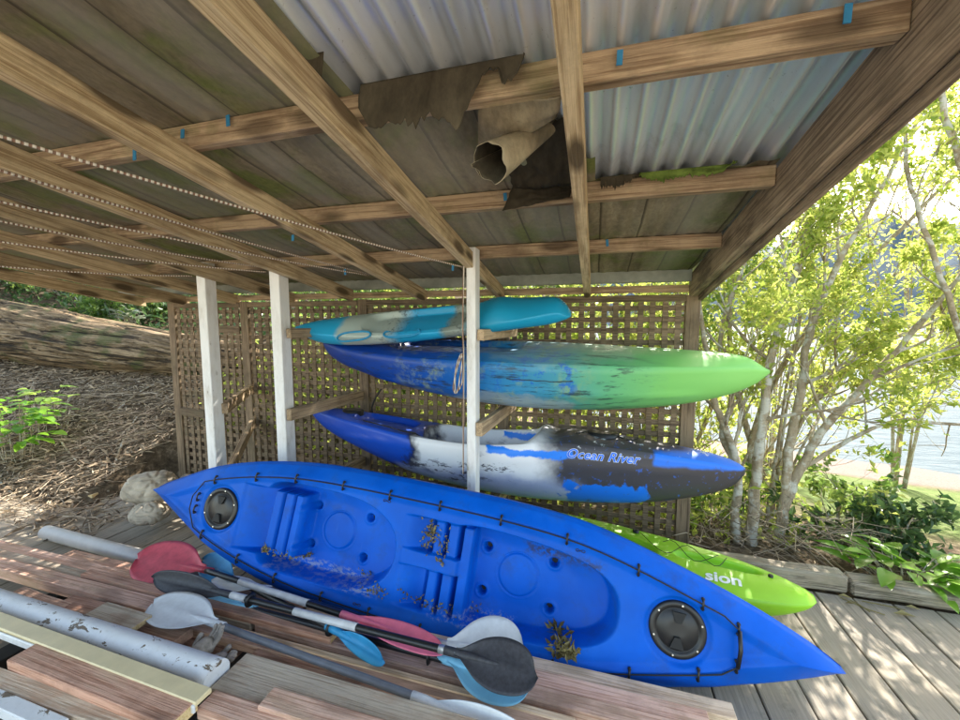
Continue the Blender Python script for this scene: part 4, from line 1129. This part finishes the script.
# rope hanging down the right post with a loop
mb = MB(); px = -.755; Y_ = 2.2
pts = [(px+.02,Y_,1.96),(px+.012,Y_,1.6),(px+.016,Y_,1.4),(px+.005,Y_,1.25),(px-.035,Y_,1.2),(px-.03,Y_,1.34),(px+.012,Y_,1.41),(px+.014,Y_,1.1),(px+.01,Y_,.7)]
mb.tube(smooth_path(pts, 8), .0045, 8)
mb.tube(smooth_path([(px+.012,Y_-.01,1.42),(px-.022,Y_-.01,1.33),(px-.045,Y_-.01,1.22),(px-.02,Y_-.01,1.2),(px+.014,Y_-.01,1.39)], 6), .004, 8)
o = mb.build('hanging_rope', M['rope'], smooth=True, loc=(px, Y_, 1.3)); tag(o, 'knotted rope hanging down the right white post between the kayaks', 'rope')
mb = MB(); 
mb.tube(smooth_path([(-1.72,2.95,1.05),(-1.78,2.9,.9),(-1.74,2.9,.75),(-1.8,2.9,.62),(-1.74,2.92,.55),(-1.7,2.9,.68),(-1.76,2.9,.8)], 6), .007, 8)
o = mb.build('black_strap', M['cord'], smooth=True); tag(o, 'black strap dangling against the trellis left of the lowest rack kayak', 'strap')

# ------------------------------------------------------------------ vegetation
def in_view(p, m=120):
    d = p-CP; z = d.dot(FW)
    if z < .2: return False
    x = 480+F*d.dot(RT)/z; y = 360-F*d.dot(UPV)/z
    return -m < x < 960+m and -m < y < 720+m
def inside(p): return p.x < .80 and p.y < 3.22 and p.z < 2.6
def grow(mb, lv, p, d, L, r, depth, tips, bend=.25, up=.1, seg=6):
    if inside(p): return
    n = 5; pts = [p]; rad = [r]
    for i in range(n):
        d = (d+rvec()*bend*.45+Vector((0,0,up*.3))).normalized(); p = p+d*(L/n)
        if inside(p): break
        pts.append(p); rad.append(r*(1-.45*(i+1)/n))
    if len(pts) < 3: return
    n = len(pts)-1
    mb.tube(pts, rad, seg if r > .008 else 4, cap=False)
    if depth == 0: tips.append((pts, d)); return
    k = random.choice((2, 2, 3))
    for _ in range(k):
        i = random.randint(min(2, n), n); dd = (d+rvec()*.62+Vector((0,0,up))).normalized()
        grow(mb, lv, pts[i], dd, L*random.uniform(.6,.85), rad[i]*.72, depth-1, tips, bend, up, seg)
def leaves_on(lv, tips, per, L, W, spread=.05, drop=0):
    for pts, d in tips:
        for _ in range(per):
            i = random.randint(1, len(pts)-1); p = pts[i]+rvec()*spread*random.random()
            if inside(p): continue
            dd = (d*.5+rvec()+Vector((0,0,.15))).normalized()
            lv.leaf(p, dd, (Vector((0,0,1))+rvec()*.8), L*random.uniform(.6,1.25), W*random.uniform(.6,1.2))
def stem(mb, pts, r0, r1, seg=10):
    q = smooth_path(pts, 6); n = len(q)-1
    q = [p+rvec()*.006 for p in q]
    rads = [lerp(r0, r1, i/n)*(1+.12*noise.noise(Vector((i*.6, r0*99, 0)))) for i in range(n+1)]
    mb.tube(q, rads, seg, cap=True); return q, rads
def tree(name, label, cat, stems, per, L, W, leafmat, barkmat, depth=2, blen=.5, group=None, every=3, up=.15, bend=.3, side=.9, spread=.07, start=.35):
    wb = MB(); lv = MB(); tips = []
    for pts, r0, r1 in stems:
        q, rads = stem(wb, pts, r0, r1)
        n = len(q)
        for i in range(int(n*start), n, every):
            t = (q[min(i+1, n-1)]-q[i-1]).normalized()
            d = (t*.7+rvec()*side+Vector((0,0,up))).normalized()
            grow(wb, lv, q[i], d, blen*random.uniform(.6,1.2), max(.004, rads[i]*.5), depth, tips, bend, up)
    leaves_on(lv, tips, per, L, W, spread)
    base = stems[0][0][0]
    e = empty(name, base, label, cat, group)
    w = wb.build('trunk', barkmat, e, smooth=True); c = lv.build('crown', leafmat, e)
    return e, lv
Y = lambda y, a, b: at('y', y, a, b)
G = lambda x, y: Vector((x, y, ground(x, y)-.05))
# coastal tree by the deck, several stems
s1 = [
  ([Y(3.30,748,575), Y(3.30,752,520), Y(3.32,757,470), Y(3.35,764,410), Y(3.4,772,350), Y(3.5,795,280), Y(3.6,812,200), Y(3.7,850,120), Y(3.8,880,50)], .042, .012),
  ([Y(3.30,742,572), Y(3.28,735,520), Y(3.3,738,470), Y(3.3,726,430), Y(3.25,712,395), Y(3.3,706,350), Y(3.4,700,290), Y(3.5,715,210)], .034, .010),
  ([Y(3.3,738,470), Y(3.4,722,430), Y(3.5,732,400), Y(3.7,720,340), Y(3.8,745,260), Y(3.9,770,180)], .028, .01),
]
tree('coastal_tree', 'pale-barked multi-stemmed tree nearest the trellis post, leaning over the kayak bow', 'tree', s1, 24, .055, .028, M['leaf_lime'], M['bark'], 3, .55, 'slender trees beside the deck', 3)
s2 = [
  ([Y(3.45,775,572), Y(3.45,784,510), Y(3.5,800,470), Y(3.5,826,425), Y(3.55,870,380), Y(3.6,915,330), Y(3.7,965,270), Y(3.8,1010,200)], .038, .012),
  ([Y(3.45,784,510), Y(3.5,790,440), Y(3.5,802,385), Y(3.6,810,330), Y(3.7,840,260), Y(3.9,880,190), Y(4,930,100)], .034, .012),
  ([Y(3.5,800,470), Y(3.6,850,440), Y(3.6,900,420), Y(3.6,960,425), Y(3.6,1010,415)], .018, .007),
]
tree('coastal_tree', 'slender tree whose stems fan out to the right over the dark shrub', 'tree', s2, 22, .055, .028, M['leaf_lime'], M['bark'], 3, .55, 'slender trees beside the deck', 3)
s3 = [
  ([Y(4.0,765,560), Y(4.0,772,500), Y(4.1,790,440), Y(4.2,830,385), Y(4.3,890,340), Y(4.4,965,310)], .035, .012),
  ([Y(4.0,765,560), Y(4.1,750,460), Y(4.3,775,380), Y(4.4,830,300), Y(4.5,900,230), Y(4.6,970,160)], .035, .012),
  ([Y(4.1,772,500), Y(4.2,745,420), Y(4.3,730,340), Y(4.4,735,260), Y(4.5,760,160)], .03, .012),
]
tree('coastal_tree', 'thin-branched tree standing behind the two front trees', 'tree', s3, 22, .055, .03, M['leaf_lime'], M['twig'], 3, .6, 'slender trees beside the deck', 3)
s4 = [
  ([Y(3.2,1010,600), Y(3.2,1000,450), Y(3.1,985,300), Y(3.0,965,180), Y(2.95,940,90), Y(2.9,950,10)], .03, .01),
  ([Y(3.2,1000,450), Y(3.3,960,330), Y(3.3,925,230), Y(3.4,905,150), Y(3.3,915,60)], .02, .008),
]
tree('coastal_tree', 'leafy tree at the right edge with branches reaching up past the roof edge', 'tree', s4, 18, .065, .033, M['leaf_lime'], M['twig'], 3, .4, 'slender trees beside the deck', 3)
for k, (px_, yy, hh, lab, grp) in enumerate(((770, 7.5, 5.5, 'light green tree farther back, left of the fanning tree stems', 'trees farther back toward the water'), (905, 7.0, 5.5, 'light green tree farther back at the right of the picture', 'trees farther back toward the water'), (1000, 6.0, 5.0, 'light green tree farther back at the right edge', 'trees farther back toward the water'),
        (650, 5.0, 4.4, 'tall leafy tree added right of the trellis end to shade the rack, behind the slender trees', 'tall trees behind the trellis'),  # added to cut the sun dapples reaching the rack
        (40, 8.5, 6.0, 'tall tree behind the log whose crown dapples the bank', None),
        (560, 5.6, 4.6, 'tall leafy tree added behind the right end of the trellis to shade the rack', 'tall trees behind the trellis'), (500, 5.8, 4.6, 'tall leafy tree added behind the middle of the trellis to shade the rack', 'tall trees behind the trellis'))):  # both added so their crowns shade the rack kayaks
    p = Y(yy, px_, 420); p.z = ground(p.x, p.y)-.1; st = []
    for q in range(9):
        a = q*2*pi/9+random.random(); rr = random.uniform(.3, 1.25) if k > 2 else random.uniform(.3, 1.5)
        st.append(([p+Vector((.06*cos(a), .06*sin(a), 0)), p+Vector((rr*.3*cos(a), rr*.3*sin(a), hh*.4)), p+Vector((rr*cos(a), rr*sin(a), hh*random.uniform(.6, 1)))], .04 if k > 2 else .016, .006))
    tree('tree', lab, 'tree', st, 12 if (k < 3 or grp is None) else 32, .085, .045, M['leaf_lime'] if k < 3 else M['leaf_mid'], M['twig'], 2, .95, grp, 3, .1, .3, .9, .16, .38)
mbx = []
for k in range(7):
    x0 = random.uniform(715, 800); yy = random.uniform(3.3, 4.2); x1 = x0+random.uniform(-40, 230)
    mbx.append(([Y(yy, x0, 570), Y(yy+.1, x0+random.uniform(-10, 20), 470), Y(yy+.2, lerp(x0, x1, .5), 340), Y(yy+.4, x1, 170)], random.uniform(.012, .02), .005))
tree('coastal_tree', 'clump of thin whippy stems growing among the tree trunks right of the trellis', 'tree', mbx, 5, .055, .028, M['leaf_lime'], M['twig'], 3, .5, 'slender trees beside the deck', 3)
# shrubs: volume of leaves carried by random stems
def shrub(name, label, cat, c, rx, ry, h, nstem, per, L, W, leafmat, group=None, depth=2, bark=None):
    st = []
    for k in range(nstem):
        a = random.uniform(0, 2*pi); q = sqrt(random.random())
        b = Vector((c[0]+.3*rx*q*cos(a), c[1]+.3*ry*q*sin(a), c[2]-.05)); t = Vector((c[0]+rx*q*cos(a), c[1]+ry*q*sin(a), c[2]+h*random.uniform(.55,.95)))
        mid = (b+t)/2+rvec()*.1*h
        st.append(([b, mid, t], .012*max(1, h*.6), .005))
    return tree(name, label, cat, st, per, L, W, leafmat, bark or M['twig'], depth, .28*h, group, 3, .1, .3, 1.1, .09, .2)
shrub('shrub', 'dark glossy-leaved shrub beneath the fanning tree stems right of the trunks', 'shrub', Y(3.6,835,562), .46, .3, .55, 11, 13, .075, .045, M['leaf_dark'], 'shrubs beside the deck', 1)
shrub('shrub', 'low dark shrub in front of the sea, right of the tree trunks, tallest leafy top', 'shrub', Y(3.9,850,550), .28, .25, .66, 7, 11, .08, .05, M['leaf_mid'], 'shrubs beside the deck', 1)
shrub('shrub', 'dim undergrowth shrub between the tree trunks and the trellis post', 'shrub', Y(4.0,712,560), .4, .4, .9, 9, 14, .07, .04, M['leaf_mid'], 'shrubs beside the deck', 1)
# broad leafy plant beside the sleeper
def broad(c, n, L, W, rad, label, mat, name='leafy_plant', group=None, up=.7, h=.15):
    lv = MB(); sb = MB()
    for k in range(n):
        a = random.uniform(0, 2*pi); q = sqrt(random.random())*rad; b = Vector(c)+Vector((q*.5*cos(a), q*.5*sin(a), 0))
        p = Vector(c)+Vector((q*cos(a), q*sin(a)*.6, h*random.uniform(.3,1.0)))
        if k % 4 == 0 or h < .3: sb.tube([b, (b+p)/2+Vector((0,0,.02)), p], .0028, 5)
        d = Vector((cos(a+random.uniform(-.6,.6)), sin(a+random.uniform(-.6,.6)), random.uniform(.1, up)))
        lv.bigleaf(p, d, Vector((0,0,1))+rvec()*.3, L*random.uniform(.6,1.2), W*random.uniform(.7,1.2))
    e = empty(name, c, label, 'plant', group); sb.build('stems', M['twig'], e); lv.build('foliage', mat, e, smooth=True); return e
broad(Y(2.98,905,583)*1.0, 60, .15, .075, .3, 'bright green broad-leaved plant behind the right-hand sleeper', M['leaf_bright'], h=.16)
broad(Y(2.98,948,588), 34, .15, .07, .22, 'bright green broad-leaved plant at the right edge of the picture', M['leaf_bright'], h=.12)
# dry twigs around the trunks
mb = MB()
for k in range(300):
    p = Y(random.uniform(3.0, 3.6), random.uniform(690, 860), random.uniform(515, 575)); p.z = max(p.z-.0, ground(p.x, p.y))
    d = rvec(); d.z = abs(d.z)*.5-.1; L = random.uniform(.1, .5)
    mb.tube([p, p+d*L*.5+rvec()*.03, p+d*L+rvec()*.05], [.003,.0025,.001], 4, cap=False)
o = mb.build('dry_twigs', M['litter']); tag(o, 'tangle of dry twigs around the tree bases beside the deck', 'twigs', None, 'stuff')
# shrubs behind the trellis
SG = 'shrubs behind the trellis'
for i, (x, y, h, m_, lab) in enumerate(((-.1,4.3,2.3,'leaf_lime','pale green bush behind the right end of the trellis'), (-1.2,4.5,2.3,'leaf_lime','yellow-green bush behind the trellis, above the rack kayaks'),
        (-2.4,4.4,2.1,'leaf_mid','green bush behind the middle of the trellis'), (-3.6,4.7,1.6,'leaf_mid','bush behind the left end of the trellis beside the log'), (.7,4.9,2.4,'leaf_lime','light leafy bush behind the trellis corner post'), (-1.8,5.6,2.6,'leaf_lime','tall pale bush farther behind the middle of the trellis'))):
    shrub('bush', lab, 'bush', (x, y, ground(x, y)), .75, .6, h, 13, 11, .085, .045, M[m_], SG, 2)
mb = MB(); random.seed(5)
for k in range(16000):
    x = random.uniform(-4.2, 1.6); y = random.uniform(3.25, 8); p = Vector((x, y, ground(x, y)+random.random()**2*.5))
    mb.leaf(p, rvec(), Vector((0,0,1))+rvec()*.7, random.uniform(.05,.11), random.uniform(.03,.05))
o = mb.build('ground_cover', M['leaf_lime']); tag(o, 'low pale green ground cover growing behind the trellis', 'ground cover', None, 'stuff')
# undergrowth beyond the log
UG = 'undergrowth beyond the log'
for i, (px_, py_, yy, h, m_, lab) in enumerate(((15,330,5.2,1.5,'leaf_mid','leafy undergrowth bush beyond the log at the far left'), (75,335,5.6,1.5,'leaf_dark','dark undergrowth bush beyond the log, second from the left'),
        (125,345,5.2,1.2,'leaf_mid','mid-green bush beyond the log, left of the silvery leaves'), (165,350,5.8,1.5,'leaf_dark','dark bush beyond the log next to the trellis'), (-40,320,5.5,2.0,'leaf_dark','tall dark bush at the left edge beyond the log'), (45,330,7.5,2.6,'leaf_dark','large dim bush farther back behind the log'), (140,330,8.0,2.6,'leaf_dark','large dim bush far back behind the log near the trellis'))):
    p = Y(yy, px_, py_); g = ground(p.x, p.y)
    shrub('bush', lab, 'bush', (p.x, p.y, g), .95, .6, h, 12, 12, .11, .055, M[m_], UG, 2, M['darkbark'])
p = Y(4.8, 128, 318); broad((p.x, p.y, p.z-.1), 26, .16, .08, .25, 'plant with silvery grey-green leaves just above the log', M['leaf_silver'], h=.25)
# sapling with broad leaves at the left
p = at('y', 2.6, 22, 470); gz = ground(p.x, p.y)
broad((p.x, p.y, gz), 90, .17, .095, .36, 'young broad-leaved sapling on the bank at the left edge', M['leaf_bright'], 'sapling', None, .3, .62)
p = at('y', 2.8, 45, 400)
broad((p.x, p.y, p.z-.35), 34, .14, .08, .3, 'small leafy sapling just below the log at the left', M['leaf_mid'], 'sapling', None, .3, .5)

mb = MB(); random.seed(9)
for k in range(15000):
    x = random.uniform(-16, -4.2); y = random.uniform(4.5, 10); p = Vector((x, y, ground(x, y)+random.random()**1.5*.8))
    mb.leaf(p, rvec(), Vector((0,0,1))+rvec()*.7, random.uniform(.07,.15), random.uniform(.04,.07))
o = mb.build('ground_cover', M['leaf_dark']); tag(o, 'dark green ground cover on the bank beyond the log', 'ground cover', None, 'stuff')
# the log
def make_log():
    a = at('y', 3.9, -60, 320); b = at('y', 4.05, 250, 365)
    a.z -= 0.05
    x, y, z = frame(a, b); L = (b-a).length; v = []; f = []; n = 220; m = 110
    for i in range(n+1):
        s = i/n; r = lerp(.62, .25, min(1, s*1.05)**.8)
        for k in range(m):
            an = 2*pi*k/m; lx = -L/2+L*s
            q = 1+.10*noise.noise(Vector((lx*.5, cos(an)*1.2, sin(an)*1.2)))+.07*noise.noise(Vector((lx*.6, cos(an)*4, sin(an)*4)))+.06*noise.noise(Vector((lx*1.1, cos(an)*9, sin(an)*9)))-.07*sstep(.06, 0, abs(noise.noise(Vector((lx*.5+9, cos(an)*3.5, sin(an)*3.5)))))
            v.append((lx, r*q*cos(an), r*q*sin(an)))
    for i in range(n):
        for k in range(m): a0 = i*m+k; a1 = i*m+(k+1) % m; f.append((a0, a1, a1+m, a0+m))
    f.append(tuple(reversed(range(m)))); f.append(tuple(n*m+k for k in range(m)))
    o = link('fallen_log', v, f, M['log'], smooth=True); o.matrix_world = Matrix.Translation((a+b)/2) @ Matrix((x, y, z)).transposed().to_4x4()
    tag(o, 'huge fallen tree trunk with stripped bark lying on the bank at left', 'log')
make_log()
# boulder
def boulder(px_, py_, yy, sx, sy, sz, label, seed):
    bm = bmesh.new(); bmesh.ops.create_icosphere(bm, subdivisions=5, radius=1)
    for v_ in bm.verts:
        c = v_.co.copy(); q = 1+.22*noise.noise(c*1.1+Vector((seed,0,0)))+.05*noise.noise(c*2.6+Vector((0,seed,0)))+.012*noise.noise(c*7)
        r_ = abs(noise.noise(c*1.8+Vector((3,seed,1)))); q -= .12*sstep(.12, 0, r_)
        v_.co = Vector((c.x*sx, c.y*sy, c.z*sz))*q
    p = at('y', yy, px_, py_); o = bm_obj('boulder', bm, M['rock'], None, Matrix.Translation(p), True)
    tag(o, label, 'boulder', 'pale boulders by the blue kayak tip')
boulder(152, 487, 2.28, .20, .17, .13, 'pale cracked boulder behind the left tip of the blue kayak', 3)
boulder(150, 513, 2.14, .13, .12, .09, 'smaller pale boulder just below the larger one, beside the kayak tip', 11)
boulder(190, 486, 2.55, .12, .12, .10, 'pale stone right of the larger boulder, half hidden by the blue kayak', 17)
# litter on the bank
mb = MB()
random.seed(21)
cnt = 0
while cnt < 11000:
    x = random.uniform(-9.5, -3.6); y = random.uniform(1.85, 4.6)
    if x > -4.4 and y < 2.35: pass
    p = Vector((x, y, max(ground(x, y), 0 if y < 2.2 else -1)+.01))
    if y < 2.15 and random.random() < .6: continue
    if x > -4.3 and 2.9 < y < 3.2: continue
    if not in_view(p, 30): continue
    cnt += 1
    if random.random() < .6:
        d = rvec(); d.z *= .3; L = random.uniform(.06, .42)
        mb.tube([p-d*L*.5, p+Vector((0,0,random.uniform(.0,.03))), p+d*L*.5], random.uniform(.0015,.005), 3, cap=False)
    else:
        d = rvec(); d.z *= .35; mb.leaf(p+Vector((0,0,.012)), d, Vector((0,0,1))+rvec()*.6, random.uniform(.04,.13), random.uniform(.012,.04), fold=.3)
o = mb.build('bank_litter', M['litter']); tag(o, 'dead leaves and sticks covering the bank at left', 'leaf litter', None, 'stuff')
for k, (pts, r, lab) in enumerate((
    ([(108,492),(118,455),(128,432),(137,417)], .014, 'pale curved stick standing up the bank beside the boulder'),
    ([(25,405),(40,372),(58,352)], .018, 'short bent branch leaning against the underside of the log'),
    ([(0,482),(20,500),(45,520),(70,535)], .009, 'long thin arching stick at the lower left of the bank'),
    ([(60,440),(78,462),(95,470)], .010, 'straight bare stick lying across the middle of the bank'),
    ([(115,412),(140,392),(163,380)], .012, 'thin branch lying just below the log near the trellis'))):
    q = []
    for i, (a, b) in enumerate(pts):
        # find the bank under this pixel, then lift a little
        d = ray(a, b); t = 1.5
        for _ in range(400):
            pp = CP+d*t
            if pp.z < ground(pp.x, pp.y): break
            t += .02
        q.append(CP+d*(t-.04))
    mb = MB(); q2 = smooth_path(q, 5); mb.tube(q2, [r*(1-.5*i/len(q2)) for i in range(len(q2))], 7)
    o = mb.build('stick', M['twig'], smooth=True); tag(o, lab, 'stick', 'fallen sticks on the bank')
# yellow offcut on the bank
p = at('z', .02, 82, 497); o = beam('offcut', p, p+Vector((.13,.03,.02)), .06, .03, M['cutend'], None, bev=.004); tag(o, 'small pale wooden offcut on the bank above the grey pipe', 'offcut')
# leaves and stalks fallen on the right of the deck
mb = MB()
for (x0, y0, x1, y1) in ((840,597,885,615),(862,601,905,610),(850,600,870,612)):
    a = at('z', .008, x0, y0); b = at('z', .01, x1, y1); mb.tube([a, (a+b)/2+rvec()*.01, b], .003, 5)
for (x0, y0, L, W) in ((838,595,.07,.02),(868,590,.1,.022),(893,613,.11,.03),(845,603,.05,.015),(925,598,.08,.02),(905,606,.07,.02)):
    mb.leaf(at('z', .012, x0, y0), Vector((1,.15*random.uniform(-2,2),.05)), Vector((0,0,1)), L, W, fold=.35)
o = mb.build('fallen_leaves', M['debris']); tag(o, 'few dry leaves and stalks on the deck by the sleeper', 'leaves', None, 'stuff')

# ------------------------------------------------------------------ light
SUN_AZ = radians(13); SUN_EL = radians(39)
w = bpy.data.worlds.new('World'); scene.world = w; w.use_nodes = True
nt = w.node_tree; bg = nt.nodes['Background']; sky = nt.nodes.new('ShaderNodeTexSky'); sky.sky_type = 'NISHITA'; sky.sun_disc = False
sky.sun_elevation = SUN_EL; sky.sun_rotation = SUN_AZ; sky.air_density = 1.0; sky.dust_density = 2.0
wm = nt.nodes.new('ShaderNodeMix'); wm.data_type = 'RGBA'; wm.blend_type = 'MULTIPLY'; wm.inputs[0].default_value = 1
wm.inputs[7].default_value = (1, .88, .72, 1); nt.links.new(sky.outputs[0], wm.inputs[6]); nt.links.new(wm.outputs[2], bg.inputs[0]); bg.inputs[1].default_value = .15
sl = bpy.data.lights.new('sun', 'SUN'); sl.energy = 2.4; sl.angle = radians(.55); sl.color = (1, .95, .86)
so = bpy.data.objects.new('sun', sl); COL.objects.link(so)
sd = Vector((sin(SUN_AZ)*cos(SUN_EL), cos(SUN_AZ)*cos(SUN_EL), sin(SUN_EL)))
so.rotation_euler = sd.to_track_quat('Z', 'Y').to_euler()
vs = scene.view_settings; scene.display_settings.display_device = 'sRGB'
vs.view_transform = 'Standard'; vs.look = 'None'; vs.exposure = 2.7; vs.gamma = 1; vs.use_curve_mapping = False
scene.render.engine = 'CYCLES'
scene.cycles.max_bounces = 8; scene.cycles.diffuse_bounces = 5; scene.cycles.glossy_bounces = 3; scene.cycles.transmission_bounces = 4
